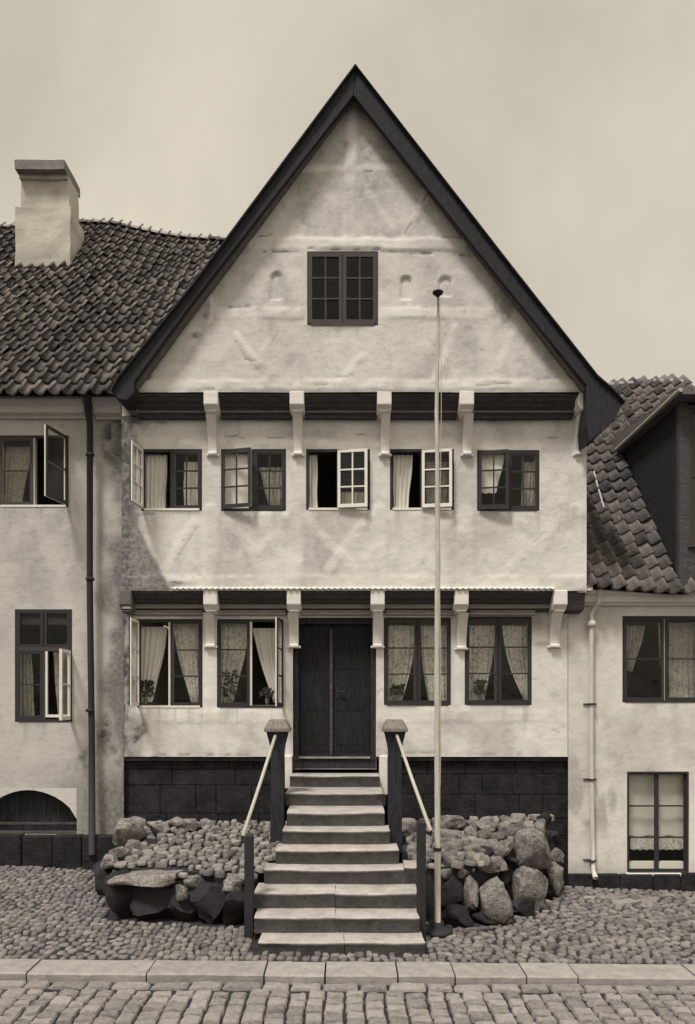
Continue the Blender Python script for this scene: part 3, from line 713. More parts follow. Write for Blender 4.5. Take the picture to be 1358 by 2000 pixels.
mb.box(gx0 + .13, ux1 - .13, 2.6, 2.7, 1.5, 3.88); mb.box(ux0 + .13, ux1 - .13, 2.6, 2.7, 4.07, 6.6); mb.box(-2.4, 2.4, 2.6, 2.7, 6.77, 8.6)
for px in (575, 735): mb.box(X(px, D0) - .05, X(px, D0) + .05, .3, 2.58, 1.5, 3.88)
mb.build('inner_wall', M['inside'], house)

# dark foundation
def foundation(px0, px1, zt, zb, yp):
    pl = group_empty('foundation', (X((px0 + px1) / 2, 10.6), yp, zb), house)
    x0, x1 = X(px0, 10.6), X(px1, 10.6)
    mb = MB(); mb.box(x0, x1, yp + .06, yp + .3, zb, zt); mb.build('bedding', M['plinth'], pl)
    z = zb; r = random.Random(int(px0))
    while z < zt - .02:
        h = min(r.uniform(.2, .42), zt - z)
        if zt - z - h < .08: h = zt - z
        x = x0
        while x < x1 - .02:
            w = min(r.uniform(.3, .95), x1 - x)
            if x1 - x - w < .12: w = x1 - x
            V = []; pr = r.uniform(-.004, .003)
            mb = MB(); j = lambda: r.uniform(-.015, .015)
            a, b, c, d_ = x + .001, x + w - .001, z + .001, z + h - .001
            Vq = [(a, yp + .09, c), (b, yp + .09, c), (b, yp + .09, d_), (a, yp + .09, d_)] + [(a + .004, yp + .006, c + .004), (b - .004, yp + .006, c + .004), (b - .004, yp + .006, d_ - .004), (a + .004, yp + .006, d_ - .004)] + \
                 [(a + .006, yp - pr + j() * .25, c + .007), (b - .006, yp - pr + j() * .25, c + .007), (b - .006, yp - pr + j() * .25, d_ - .007), (a + .006, yp - pr + j() * .25, d_ - .007)]
            Fq = [(8, 9, 10, 11)] + [(k + q, (k + 1) % 4 + q, (k + 1) % 4 + q + 4, k + q + 4) for q in (0, 4) for k in range(4)]
            mk('foundation_stone', Vq, Fq, M['plinth'], pl)
            x += w
        z += h
foundation(240, 556, Z(1479, 10.6), -.1, .08)
foundation(756, 1109, Z(1469, 10.6), -.25, .08)
mb = MB(); mb.box(X(240, D0), X(1109, D0), .02, .4, gz0 - .06, gz0 + .02); mb.build('sill_beam', M['plinth'], house)

# windows of the upper floor
def half(w): return (w[1] - w[0]) / 2
def leaf_dims(W, fw=.045): return (W[1] - W[0]) / 2 - fw + .02, (W[3] - W[2]) - fw * 1.8 + .02
def put_window(parent, W, yf, label=None, fmat='frame', left=(0, 'L'), right=(0, 'R'), cols=2, rows=3, mo='frame', mi='white', fw=.038, **kw):
    o = frame(parent, *W, yf, M[fmat], fw, label=label, **kw)
    w, h = leaf_dims(W, fw); c = (W[0] + W[1]) / 2; z0 = W[2] + fw * .8 - .005; yh = yf + .012
    for spec, side in ((left, 0), (right, 1)):
        if spec is None: continue
        ang, hinge = spec[:2]; closed = ang == 0
        if side == 0: hx, s = ((W[0] + fw * .6, 1) if hinge == 'L' else (c - .004, -1))
        else: hx, s = ((W[1] - fw * .6, -1) if hinge == 'R' else (c + .004, 1))
        yy = yh - (.0 if closed else .03)
        casement(o, hx, yy + .003 * side, z0, w - .012, h, s, ang, cols, rows, M[mo], M[mi] if mi else None, .040)
    return o
cy = .20
put_window(house, W1, YU, 'window with its left casement swung right out to face the street edge on', left=(96, 'L'), sillmat=M['white'])
put_window(house, W2, YU, 'window with pale reflections in its left casement', left=(14, 'L'))
put_window(house, W3, YU, 'window with its white left casement folded back over the right half', left=(172, 'C'), sillmat=M['white'])
put_window(house, W4, YU, 'window with its white left casement folded back, behind the pole', left=(171, 'C'), sillmat=M['white'])
put_window(house, W5, YU, 'window with both casements shut near the corner post', left=(10, 'L'))
yc = YU + .10; zt, zb = W1[3] - .05, W1[2] + .03
Xu = lambda p: X(p, DU + .19)
curtain('straight white curtain in the wide open window next to the roof valley, upper floor', Xu(280), Xu(330), Xu(280), Xu(326), zb, zt, yc, M['curtain'], 6)
curtain('narrow white curtain behind the shut panes of the window next to the roof valley', Xu(362), Xu(396), Xu(362), Xu(396), zb, zt - .1, yc, M['curtain'], 4)
curtain('white curtain filling the bright left panes of the second upper floor window', Xu(434), Xu(486), Xu(434), Xu(488), zb, zt, yc - .02, M['blind'], 2, None, .004)  # added sheet, its white replaces the reflected sky
curtain('grey curtain hanging aslant behind the right panes of the second upper floor window', Xu(508), Xu(558), Xu(528), Xu(556), zb, zt - .18, yc, M['drab'], 5)
curtain('thin white curtain at the edge of the open window right above the door', Xu(602), Xu(621), Xu(602), Xu(621), zb, zt, yc, M['curtain'], 3)
curtain('pale short curtain low behind the folded casement above the door', Xu(662), Xu(716), Xu(662), Xu(716), zb, zb + .26, yc, M['curtain'], 5)
curtain('full white curtain in the open window just left of the flagpole, upper floor', Xu(768), Xu(806), Xu(768), Xu(796), zb, zt, yc, M['curtain'], 4)
curtain('pale curtain behind the folded casement crossed by the flagpole, upper floor', Xu(830), Xu(880), Xu(832), Xu(878), zb, zt - .1, yc, M['drab'], 4)
curtain('white curtain covering upper left panes of the upper window nearest the corner post', Xu(938), Xu(984), Xu(938), Xu(966), zb + .24, zt, yc - .02, M['blind'], 2, None, .004)  # white put in where these panes would mirror the sky
curtain('grey curtain at the right edge of the upper window nearest the corner post', Xu(1020), Xu(1048), Xu(1014), Xu(1048), zb, zt - .1, yc, M['drab'], 4)

# ground floor windows
put_window(house, G1, Y0, 'window with left casement open edge on and a white sill', left=(88, 'L'), cols=1, rows=3, sillmat=M['white'], postmat=M['white'])
put_window(house, G2, Y0, 'window with right casement open edge on beside the door', right=(86, 'R'), cols=1, rows=3, postmat=M['white'])
put_window(house, G3, Y0, cols=1, rows=3)
put_window(house, G4, Y0, cols=1, rows=3)
yc = .165; zt, zb = G3[3] - .06, G3[2] + .05
Xg = lambda p: X(p, D0 + .19)
curtain('white curtain drawn left in the open ground floor window next to the drainpipe', Xg(272), Xg(328), Xg(272), Xg(298), zb, zt - .06, yc, M['curtain'], 5, 1.3)
curtain('lace curtain drawn right in the ground floor window next to the drainpipe', Xg(338), Xg(396), Xg(374), Xg(396), zb, zt, yc, M['lace'], 5, 1.3)
curtain('lace curtain drawn left in the ground floor window beside the door', Xg(428), Xg(488), Xg(428), Xg(456), zb, zt - .02, yc, M['lace'], 5, 1.4)
curtain('white curtain drawn right in the ground floor window beside the door', Xg(494), Xg(548), Xg(535), Xg(550), zb, zt - .08, yc, M['curtain'], 5, 1.2)
curtain('lace curtain drawn left in the ground floor window crossed by the flagpole', Xg(752), Xg(810), Xg(752), Xg(783), zb, zt - .04, yc, M['lace'], 6, 2.2)
curtain('lace curtain drawn right in the ground floor window crossed by the flagpole', Xg(822), Xg(878), Xg(838), Xg(876), zb, zt - .04, yc, M['lace'], 6, 2.2)
curtain('lace curtain drawn left in the rightmost ground floor window of the gabled house', Xg(912), Xg(966), Xg(912), Xg(944), zb, zt - .04, yc, M['lace'], 6, 2.0)
curtain('lace curtain drawn right in the rightmost ground floor window of the gabled house', Xg(980), Xg(1034), Xg(1024), Xg(1036), zb, zt - .04, yc, M['lace'], 6, 1.7)

# gable window
put_window(house, GW, YG, 'brown window with narrow panes high in the gable', fmat='brown', mo='brown', mi=None, cols=2, rows=3, fw=.05)

# door
dr = group_empty('door', (X(653, D0), .2, DOOR[2]), house)
fr = MB(); fr.box(DOOR[0], DOOR[0] + .08, .05, .2, DOOR[2] + .16, DOOR[3]); fr.box(DOOR[1] - .08, DOOR[1], .05, .2, DOOR[2] + .16, DOOR[3]); fr.box(DOOR[0] + .08, DOOR[1] - .08, .05, .2, DOOR[3] - .09, DOOR[3])
fr.box(DOOR[0] + .0, DOOR[1], .03, .25, DOOR[2], DOOR[2] + .16); fr.build('door_frame', M['dark_wood'], dr)
fr = MB(); fr.box(DOOR[0] + .09, DOOR[1] - .09, .0, .03, DOOR[2] + .155, DOOR[2] + .18); fr.build('threshold', M['moulding'], dr)
c = (DOOR[0] + DOOR[1]) / 2 - .05; zb, zt = DOOR[2] + .19, DOOR[3] - .095
for xa, xb in ((DOOR[0] + .085, c - .006), (c + .006, DOOR[1] - .085)):
    mb = MB(); mb.box(xa, xb, .11, .16, zb, zt)
    w = xb - xa
    for a, b in ((.08, .3), (.34, .62), (.66, .94)):
        za, zc = zb + (zt - zb) * a, zb + (zt - zb) * b
        mb.add([(xa + .08, .108, za), (xb - .08, .108, za), (xb - .08, .108, zc), (xa + .08, .108, zc), (xa + .083, .106, za + .003), (xb - .083, .106, za + .003), (xb - .083, .106, zc - .003), (xa + .083, .106, zc - .003)], [(4, 5, 6, 7), (0, 1, 5, 4), (1, 2, 6, 5), (2, 3, 7, 6), (3, 0, 4, 7)])
    mb.build('door_leaf', M['door'], dr)
mb = MB(); mb.prism_xz([(c - .02, zb), (c + .02, zb), (c + .02, zt - .1), (c + .012, zt - .06), (c - .012, zt - .06), (c - .02, zt - .1)], .075, .108); mb.build('cover_strip', M['board'], dr)
mb = MB(); mb.tube([(c + .1, .11, zb + .95), (c + .1, .06, zb + .95), (c + .19, .055, zb + .94)], .011, 8); mb.box(c + .075, c + .125, .1, .109, zb + .86, zb + 1.02); mb.build('handle', M['iron'], dr)

# ------------------------------------------------------------------ roof tiles
def tile_mesh(seed, mat, w=.205, L=.42):
    r = random.Random(seed); nu = 9; V = []; F = []
    def prof(u):
        if u < .68: return -.042 * math.sin(math.pi * u / .68)
        return .042 * math.sin(math.pi * min(1, (u - .68) / .38))
    for s_, dz, th in ((0, .05, 0), (1, .0, 0)):
        for k in range(nu):
            u = k / (nu - 1); V.append((w * 1.10 * (u - .5) + r.uniform(-.002, .002), s_ * L + (r.uniform(-.004, .004)), prof(u) + dz + .0))
    for k in range(nu):                                  # lower lip
        u = k / (nu - 1); V.append((w * 1.10 * (u - .5), .004, prof(u) + .05 - .03))
    for k in range(nu - 1): F.append((k, k + 1, nu + k + 1, nu + k)); F.append((2 * nu + k, 2 * nu + k + 1, k + 1, k))
    me = bpy.data.meshes.new('roof_tile'); me.from_pydata(V, [], F); me.materials.append(mat)
    me.polygons.foreach_set('use_smooth', np.ones(len(F), dtype=bool)); me.update(); return me
TM = [tile_mesh(i, M['tile']) for i in range(6)]
def tiled_roof(name, parent, x0, x1, ye, ze, pitch, L, skip, sag, restname='roof_tiles', w=.20, ex=.355, seed=1):
    cp, sp = math.cos(pitch), math.sin(pitch); r = random.Random(seed)
    rf = group_empty(name, (x0, ye, ze), parent)
    # boarding under the tiles
    nx, ns = 24, 16; V = []; F = []
    for j in range(ns + 1):
        for i in range(nx + 1):
            x = x0 + (x1 - x0) * i / nx; s_ = L * j / ns; V.append((x, ye + s_ * cp, ze + s_ * sp - .06 + sag(x, s_)))
    for j in range(ns):
        for i in range(nx):
            xm = x0 + (x1 - x0) * (i + .5) / nx; sm = L * (j + .5) / ns
            if not skip(xm, ye + sm * cp, ze + sm * sp): F.append((j * (nx + 1) + i, j * (nx + 1) + i + 1, (j + 1) * (nx + 1) + i + 1, (j + 1) * (nx + 1) + i))
    mk('roof_boarding', V, F, M['dark_wood'], rf)
    items = []; nrow = int(L / ex)
    for k in range(nrow + 1):
        x = x0
        while x < x1:
            s_ = k * ex - .06; xx = x + r.uniform(-.008, .008); yy = ye + s_ * cp; zz = ze + s_ * sp + sag(x, s_) + r.uniform(-.006, .006)
            if s_ + .3 > L + .1: pass
            if not skip(xx, yy, zz):
                items.append((r.choice(TM), (xx, yy, zz), (pitch + r.uniform(-.03, .03), r.uniform(-.06, .06), r.uniform(-.03, .03) + (r.uniform(-.13, .13) if r.random() < .07 else 0)), (1, r.uniform(.97, 1.06), 1)))
            x += w
    scatter('roof_tile', items, rf, M['tile'], 300, restname, (x0, ye, ze))
    return rf
def ridge_caps(rf, xa, xb, f):
    x = xa; r = random.Random(3)
    while x < xb:
        l = r.uniform(.3, .36); y, z = f(x); y2, z2 = f(x + l); V = []; F = []; n = 7
        for q, (xx, yy, zz, ra) in enumerate(((x, y, z, .115), (x + l + .03, y2, z2, .095))):
            for k in range(n):
                a = math.pi * k / (n - 1); V.append((xx, yy - ra * math.cos(a), zz - .045 + ra * .85 * math.sin(a)))
        for k in range(n - 1): F.append((k, k + 1, n + k + 1, n + k))
        mk('ridge_tile', V, F, M['tile'] if r.random() < .45 else M['ridge'], rf, True); x += l

# ------------------------------------------------------------------ left neighbour
lh = thing('tiled_house', 'grey plastered house with a large tiled roof and stout chimney, cut by the photo edge', 'house', (-4.6, 0, 0))
lx0, lx1 = -8.8, X(242, D0)
LW1 = (X(-4, D0), X(134, D0), Z(990, D0), Z(850, D0)); LW2 = (X(29, D0), X(141, D0), Z(1410, D0), Z(1190, D0))
ARC = (X(-40, D0), X(150, D0), Z(1630, D0), Z(1543, D0))
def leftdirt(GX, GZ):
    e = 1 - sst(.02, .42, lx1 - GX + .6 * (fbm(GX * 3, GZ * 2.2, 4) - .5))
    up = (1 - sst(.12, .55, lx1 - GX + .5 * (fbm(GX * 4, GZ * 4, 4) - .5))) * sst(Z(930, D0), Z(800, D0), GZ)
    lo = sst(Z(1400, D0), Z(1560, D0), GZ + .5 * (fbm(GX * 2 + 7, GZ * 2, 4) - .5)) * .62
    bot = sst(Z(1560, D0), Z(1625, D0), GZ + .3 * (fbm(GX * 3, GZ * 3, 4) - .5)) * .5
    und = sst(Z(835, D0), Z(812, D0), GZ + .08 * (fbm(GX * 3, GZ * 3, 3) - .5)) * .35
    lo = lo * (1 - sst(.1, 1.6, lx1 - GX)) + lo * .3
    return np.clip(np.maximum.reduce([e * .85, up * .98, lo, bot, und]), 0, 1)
# arch corners are filled so that the cellar opening has a curved head
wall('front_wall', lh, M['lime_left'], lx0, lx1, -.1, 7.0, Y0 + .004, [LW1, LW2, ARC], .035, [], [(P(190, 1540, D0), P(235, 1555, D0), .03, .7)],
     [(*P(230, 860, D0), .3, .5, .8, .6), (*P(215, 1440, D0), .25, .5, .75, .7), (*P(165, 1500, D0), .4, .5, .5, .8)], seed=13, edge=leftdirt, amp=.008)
n = 14; ax0, ax1 = ARC[0], ARC[1]; zs_, za_ = Z(1600, D0), ARC[3]
arcp = []
for k in range(n + 1):
    t = k / n; arcp.append((ax0 + (ax1 - ax0) * t, zs_ + (za_ - zs_) * max(0, math.sin(math.pi * t)) ** .62))
mb = MB()
for k in range(n):
    (xa, z1_), (xb, z2_) = arcp[k], arcp[k + 1]
    mb.add([(xa, Y0, z1_), (xb, Y0, z2_), (xb, Y0, za_ + .03), (xa, Y0, za_ + .03), (xa, Y0 + .16, z1_), (xb, Y0 + .16, z2_)], [(0, 1, 2, 3), (0, 4, 5, 1)])
mb.build('arch_head', M['lime_left'], lh)
cw = group_empty('cellar_window', (X(90, D0), .2, ARC[2]), lh)
mb = MB(); mb.box(ax0, ax1, .17, .2, ARC[2], ARC[3]); mb.build('shutter', M['dark_wood'], cw)
mb = MB(); mb.box(ax0, ax1, .03, .1, ARC[2], ARC[2] + .04); mb.box(ax0, ax1, .08, .11, Z(1612, D0), Z(1608, D0)); mb.build('sill', M['board'], cw)
for k in range(7):
    xx = ax0 + (ax1 - ax0) * (k + .5) / 7; mb = MB(); mb.tube([(xx, .1, ARC[2] + .04), (xx, .1, ARC[3] - .02)], .009, 6); mb.build('bar', M['iron'], cw)
# plinth, a dark kerb of stone under the wall
pl = group_empty('plinth', (-4.8, 0, .1), lh); x = lx0; r = random.Random(8)
while x < X(236, 10.3):
    w = min(r.uniform(.4, .8), X(236, 10.3) - x); zt_ = Z(1632, 10.36) + r.uniform(-.01, .01)
    if w < .05: break
    mb = MB(); mb.box(x + .004, x + w - .004, -.16 + r.uniform(-.015, .015), .0, -.05, zt_); bevel(mb.build('plinth_stone', M['plinth'], pl), .02); x += w
# cornice
def cornice(parent, x0, x1, zb, zt, dep, mat):
    h = zt - zb
    mb = MB(); mb.prism_yz([(.02, zb), (-.04, zb), (-.05, zb + h * .12), (-dep * .55, zb + h * .2), (-dep * .62, zb + h * .55), (-dep * .9, zb + h * .72), (-dep, zb + h * .8), (-dep, zt), (.02, zt)], x0, x1)
    return bevel(mb.build('cornice', mat, parent), .006)
cornice(lh, lx0, X(164, 10.35), Z(811, 10.35), Z(777, 10.35), .24, M['lime_left'])
cornice(lh, X(182, 10.35), X(236, 10.35), Z(813, 10.35), Z(775, 10.35), .26, M['lime_left'])
# windows
o = put_window(lh, LW1, Y0 + .004, 'upper window with its right casement open', right=(77, 'R'), cols=1, rows=2, mi='white', mo='brown', postmat=M['rail'], sillmat=M['white'])
mb = MB(); zz = Z(1268, D0); o = frame(lh, *LW2, Y0 + .004, M['frame'], .05, post=False, label='lower window with a transom and its lower right casement open')
mb.box(LW2[0] + .05, LW2[1] - .05, .0, .08, zz - .03, zz + .03); c = (LW2[0] + LW2[1]) / 2; mb.box(c - .025, c + .025, .004, .08, LW2[2] + .04, zz - .03); mb.build('transom', M['brown'], o)
w = (LW2[1] - LW2[0]) / 2 - .035
casement(o, LW2[0] + .03, .02, LW2[2] + .035, w, zz - .02 - LW2[2] - .035, 1, 0, 1, 2, M['frame'], M['white'])
casement(o, LW2[1] - .03, -.012, LW2[2] + .035, w, zz - .02 - LW2[2] - .035, -1, 93, 1, 2, M['white'], M['white'])
casement(o, LW2[0] + .03, .02, zz + .02, w, LW2[3] - .03 - zz, 1, 0, 1, 1, M['frame'], M['frame'])
casement(o, LW2[1] - .03, .023, zz + .02, w, LW2[3] - .03 - zz, -1, 0, 1, 1, M['frame'], M['frame'])
mb = MB(); xa, xb = X(77, D0), X(119, D0); za, zc = Z(1401, D0), Z(1272, D0)
mb.box(c + .03, c + .058, .0, .03, za, zc); mb.box(c + .058, LW2[1] - .07, .0, .03, za, za + .04); mb.build('inner_frame', M['white'], o)
Xl = lambda p: X(p, D0 + .19)
LG = 'curtains in the grey house'
curtain('pale curtain drawn back in the upper window of the grey house', Xl(2), Xl(62), Xl(2), Xl(42), LW1[2] + .05, LW1[3] - .1, .19, M['drab'], 6, 1.2, group=LG)
curtain('thin pale curtain inside the open lower window of the grey house', Xl(104), Xl(120), Xl(114), Xl(122), LW2[2] + .05, zz - .03, .19, M['lace'], 2, group=LG)
curtain('dim curtain behind the shut lower panes of the grey house', Xl(34), Xl(62), Xl(34), Xl(68), LW2[2] + .05, zz - .03, .19, M['drab'], 4, group=LG)
# shell behind
mb = MB(); mb.box(lx0, lx1, 2.2, 2.3, -.1, 6.9); mb.box(lx0, lx0 + .1, .2, 2.2, -.1, 6.9); mb.box(lx0 + .1, lx1, .2, 2.2, 6.85, 6.95); mb.box(lx0 + .1, lx1, .2, 2.2, 3.7, 3.8); mb.build('inner_wall', M['inside'], lh)
# roof
PL = R(50); Ye, Ze = Y(10.16), Z(766, 10.16); LL = 6.9
outer = pxs([(694, 133), (380, 556), (232, 741)], DB)
def main_left_x(z):
    if z > outer[0][1]: return 99
    z0_, z1_ = outer[2][1], outer[0][1]; t = (z - z0_) / (z1_ - z0_); return outer[2][0] + (outer[0][0] - outer[2][0]) * t - .06
RX = X(424, 14.6)
sagl = lambda x, s_: -(s_ / LL) * .16 * max(0, x + 4.7) + .05 * math.sin(x * 1.9 + s_ * .8) * (s_ / LL)
lroof = tiled_roof('roof', lh, -8.9, RX + .05, Ye, Ze, PL, LL, lambda x, y, z: x > min(main_left_x(z), RX), sagl, seed=4)
ridge_caps(lroof, -8.8, RX - .1, lambda x: (Ye + LL * math.cos(PL) + .05, Ze + LL * math.sin(PL) + sagl(x, LL) + .05))
mb = MB(); yr, zr = Ye + LL * math.cos(PL), Ze + LL * math.sin(PL); mb.add([(-8.9, yr, zr - .08), (RX, yr, zr - .42), (RX, yr * 2 - Ye, Ze), (-8.9, yr * 2 - Ye, Ze)], [(0, 1, 2, 3)]); mb.build('rear_slope', M['tile'], lroof)
# chimney
ch = group_empty('chimney', (X(90, 13.4), 3, 11), lh)
def cbox(px0, px1, py0, py1, d, dep, name, mat, seed, jit=.007):
    x0, x1, z0, z1 = X(px0, d), X(px1, d), Z(py1, d), Z(py0, d); y0, y1 = Y(d), Y(d) + dep
    nx, ny, nz = 8, 6, 8; V = []; F = []
    import itertools
    idx = {}
    def vid(i, j, k):
        if (i, j, k) not in idx:
            p = Vector((x0 + (x1 - x0) * i / nx, y0 + (y1 - y0) * j / ny, z0 + (z1 - z0) * k / nz))
            q = p + Vector((mn.noise(p * 3 + Vector((seed, 0, 0))), mn.noise(p * 3 + Vector((0, seed, 9))), mn.noise(p * 3 + Vector((5, 0, seed))))) * jit * 2
            idx[(i, j, k)] = len(V); V.append(tuple(q))
        return idx[(i, j, k)]
    for i in range(nx):
        for k in range(nz):
            F.append((vid(i, 0, k), vid(i + 1, 0, k), vid(i + 1, 0, k + 1), vid(i, 0, k + 1))); F.append((vid(i, ny, k), vid(i, ny, k + 1), vid(i + 1, ny, k + 1), vid(i + 1, ny, k)))
    for j in range(ny):
        for k in range(nz):
            F.append((vid(nx, j, k), vid(nx, j + 1, k), vid(nx, j + 1, k + 1), vid(nx, j, k + 1))); F.append((vid(0, j, k), vid(0, j, k + 1), vid(0, j + 1, k + 1), vid(0, j + 1, k)))
    for i in range(nx):
        for j in range(ny):
            F.append((vid(i, j, nz), vid(i + 1, j, nz), vid(i + 1, j + 1, nz), vid(i, j + 1, nz))); F.append((vid(i, j, 0), vid(i, j + 1, 0), vid(i + 1, j + 1, 0), vid(i + 1, j, 0)))
    dd = [.0 if v[2] > z1 - .25 and False else max(0, .75 * (vn(np.array(v[0] * 5), np.array(v[2] * 5)) - .45)) + (.3 * max(0, 1 - (v[2] - z0) / .5) if name == 'chimney_base' else 0) for v in V]
    return mk(name, V, F, mat, ch, False, attr=dd)
cbox(42, 135, 345, 420, 13.3, .46, 'chimney_shaft', M['chim'], 1)
cbox(30, 138, 404, 520, 13.22, .66, 'chimney_base', M['chim'], 2, .012)
cbox(38, 131, 328, 348, 13.25, .54, 'chimney_collar', M['chim'], 3)
cbox(29, 127, 312, 330, 13.12, .74, 'chimney_cap', M['chimcap'], 4)
# drainpipe
mb = MB(); xp = X(173, 10.3)
mb.tube([(X(172, 10.15), -.36, Z(772, 10.15)), (X(172, 10.2), -.30, Z(800, 10.2)), (xp, -.14, Z(830, 10.3)), (xp - .005, -.13, 4.2), (xp + .02, -.12, 2.0), (X(181, 10.35), -.17, .35)], [.056, .05, .045, .045, .046, .05], 12)
mb.build('drainpipe', M['pipe_dark'], lh, True)
for z_ in (6.1, 4.3, 2.4):
    mb = MB(); mb.lathe((xp, -.135, z_), [(.055, 0), (.062, .01), (.062, .035), (.055, .045)], 14); mb.build('pipe_clip', M['pipe_dark'], lh)

# ------------------------------------------------------------------ right neighbour
rh = thing('dormer_house', 'low plastered house with a tiled roof and dark sided dormer, cut by the photo edge', 'house', (4.6, 0, 0))
rx0, rx1 = X(1110, D0), 6.6; rzt = Z(1150, 10.3)
RW1 = (X(1216, D0), X(1380, D0), Z(1372, D0), Z(1203, D0)); RW2 = (X(1225, D0), X(1346, D0), Z(1706, D0), Z(1507, D0))
def rightdirt(GX, GZ):
    nn = fbm(GX * 2.5 + 3, GZ * 1.6, 4)
    a = sst(.46, .62, nn) * sst(Z(1430, D0), Z(1490, D0), GZ) * (1 - sst(Z(1600, D0), Z(1660, D0), GZ)) * (1 - sst(X(1190, D0), X(1225, D0), GX)) * .6
    b = sst(Z(1660, D0), Z(1705, D0), GZ + .3 * (fbm(GX * 3, GZ * 3, 4) - .5)) * .45
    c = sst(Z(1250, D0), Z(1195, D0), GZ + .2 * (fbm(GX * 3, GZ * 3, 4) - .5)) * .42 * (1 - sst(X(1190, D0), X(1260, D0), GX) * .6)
    return np.maximum.reduce([a, b, c])
wall('front_wall', rh, M['lime_right'], rx0, rx1, Z(1708, D0), rzt, Y0 + .002, [RW1, RW2], .03, [], [], [(*P(1060, 1258, D0), .2, .05, .7, .6), (*P(1195, 1560, D0), .1, .3, .5, .7)], seed=21, edge=rightdirt, amp=.01)
mb = MB(); mb.box(rx0 - .0, rx0 + .12, .0, .3, Z(1708, D0), .2); 
pl = group_empty('plinth', (4.5, 0, -.2), rh); x = rx0 - .02; r = random.Random(18)
while x < rx1:
    w = r.uniform(.3, .7); mb = MB(); mb.box(x + .004, x + w - .004, -.07 + r.uniform(-.015, .015), .03, -.45, Z(1706, 10.46) + r.uniform(-.015, .008)); bevel(mb.build('plinth_stone', M['plinth'], pl), .02); x += w
cornice(rh, X(1134, 10.38), rx1, Z(1181, 10.38), Z(1151, 10.38), .18, M['lime_right'])
o = put_window(rh, RW1, Y0 + .002, 'upper window with dim curtains', cols=1, rows=2, postmat=M['white'], mi=None)
o = frame(rh, *RW2, Y0 + .002, M['frame'], .03, post=False, label='tall cellar window with a pale blind and white sill')
casement(o, RW2[0] + .02, .06, RW2[2] + .02, (RW2[1] - RW2[0]) / 2 - .02, RW2[3] - RW2[2] - .04, 1, 0, 1, 3, M['frame'], None, .028, .02)
casement(o, RW2[1] - .02, .063, RW2[2] + .02, (RW2[1] - RW2[0]) / 2 - .022, RW2[3] - RW2[2] - .04, -1, 0, 1, 3, M['frame'], None, .028, .02)
mb = MB(); mb.box(RW2[0] - .02, RW2[1] + .02, -.045, .03, RW2[2] - .03, RW2[2] + .012); mb.build('sill', M['white'], o)
mb = MB(); mb.box(RW2[0] + .04, RW2[1] - .04, .075, .16, Z(1702, D0), Z(1686, D0)); mb.build('inner_sill', M['white'], o)
RG = 'curtains in the dormer house'
curtain('plain pale blind behind the cellar window of the low house', Xl(1228), Xl(1344), Xl(1228), Xl(1344), Z(1637, D0), RW2[3] - .02, .17, M['drab'] if False else M['curtain'], 3, None, .006, group=RG)
curtain('lace edged valance below the pale blind in the cellar window', Xl(1230), Xl(1344), Xl(1230), Xl(1344), Z(1664, D0), Z(1637, D0) - .005, .165, M['lace'], 9, None, .006, group=RG)
curtain('dim curtain drawn left in the upper window of the low house', Xl(1222), Xl(1262), Xl(1222), Xl(1236), Z(1310, D0), RW1[3] - .12, .2, M['drab'], 5, 1.2, group=RG)
curtain('narrow pale curtain beside the white post in the upper window of the low house', Xl(1284), Xl(1298), Xl(1294), Xl(1300), RW1[2] + .05, RW1[3] - .08, .19, M['lace'], 3, group=RG)
curtain('dim curtain right of the white post in the upper window of the low house', Xl(1306), Xl(1372), Xl(1306), Xl(1372), RW1[2] + .05, RW1[3] - .08, .19, M['drab'], 6, group=RG)
mb = MB(); mb.box(rx0 + .1, rx1, 1.6, 1.7, -.4, rzt); mb.box(rx0 + .4, rx1, .2, 1.6, 1.25, 1.35); mb.box(rx0 + .1, rx1, .2, 1.6, rzt - .1, rzt - .02); mb.box(rx1 - .1, rx1, .2, 1.6, -.4, rzt); mb.build('inner_wall', M['inside'], rh)
# roof
PR = R(49); Yr, Zr = Y(10.28), Z(1148, 10.28); LR = 6.35
DX = 4.82; db = 12.55
sagr = lambda x, s_: .04 * math.sin(x * 2.3 + s_ * .9)
def skr(x, y, z):
    if x < ux1 + .05: return True
    if x > DX + .05 and y > Y(10.37) and z < Z(885, db) - .0: return True
    return False
rroof = tiled_roof('roof', rh, ux1 + .06, 6.9, Yr, Zr, PR, LR, skr, sagr, seed=14, w=.205, ex=.28)
ridge_caps(rroof, ux1 + .1, 6.7, lambda x: (Yr + LR * math.cos(PR) + .06, Zr + LR * math.sin(PR) + sagr(x, LR) + .0))
mb = MB(); yr, zr = Yr + LR * math.cos(PR), Zr + LR * math.sin(PR); mb.add([(ux1, yr, zr - .08), (6.9, yr, zr - .08), (6.9, yr * 2 - Yr, Zr), (ux1, yr * 2 - Yr, Zr)], [(0, 1, 2, 3)]); mb.build('rear_slope', M['tile'], rroof)
mb = MB(); mb.box(X(1118, 10.3), ux1 + .1, -.26, .0, Z(1154, 10.3), Z(1146, 10.3)); mb.build('eaves_board', M['lime_right'], rh)
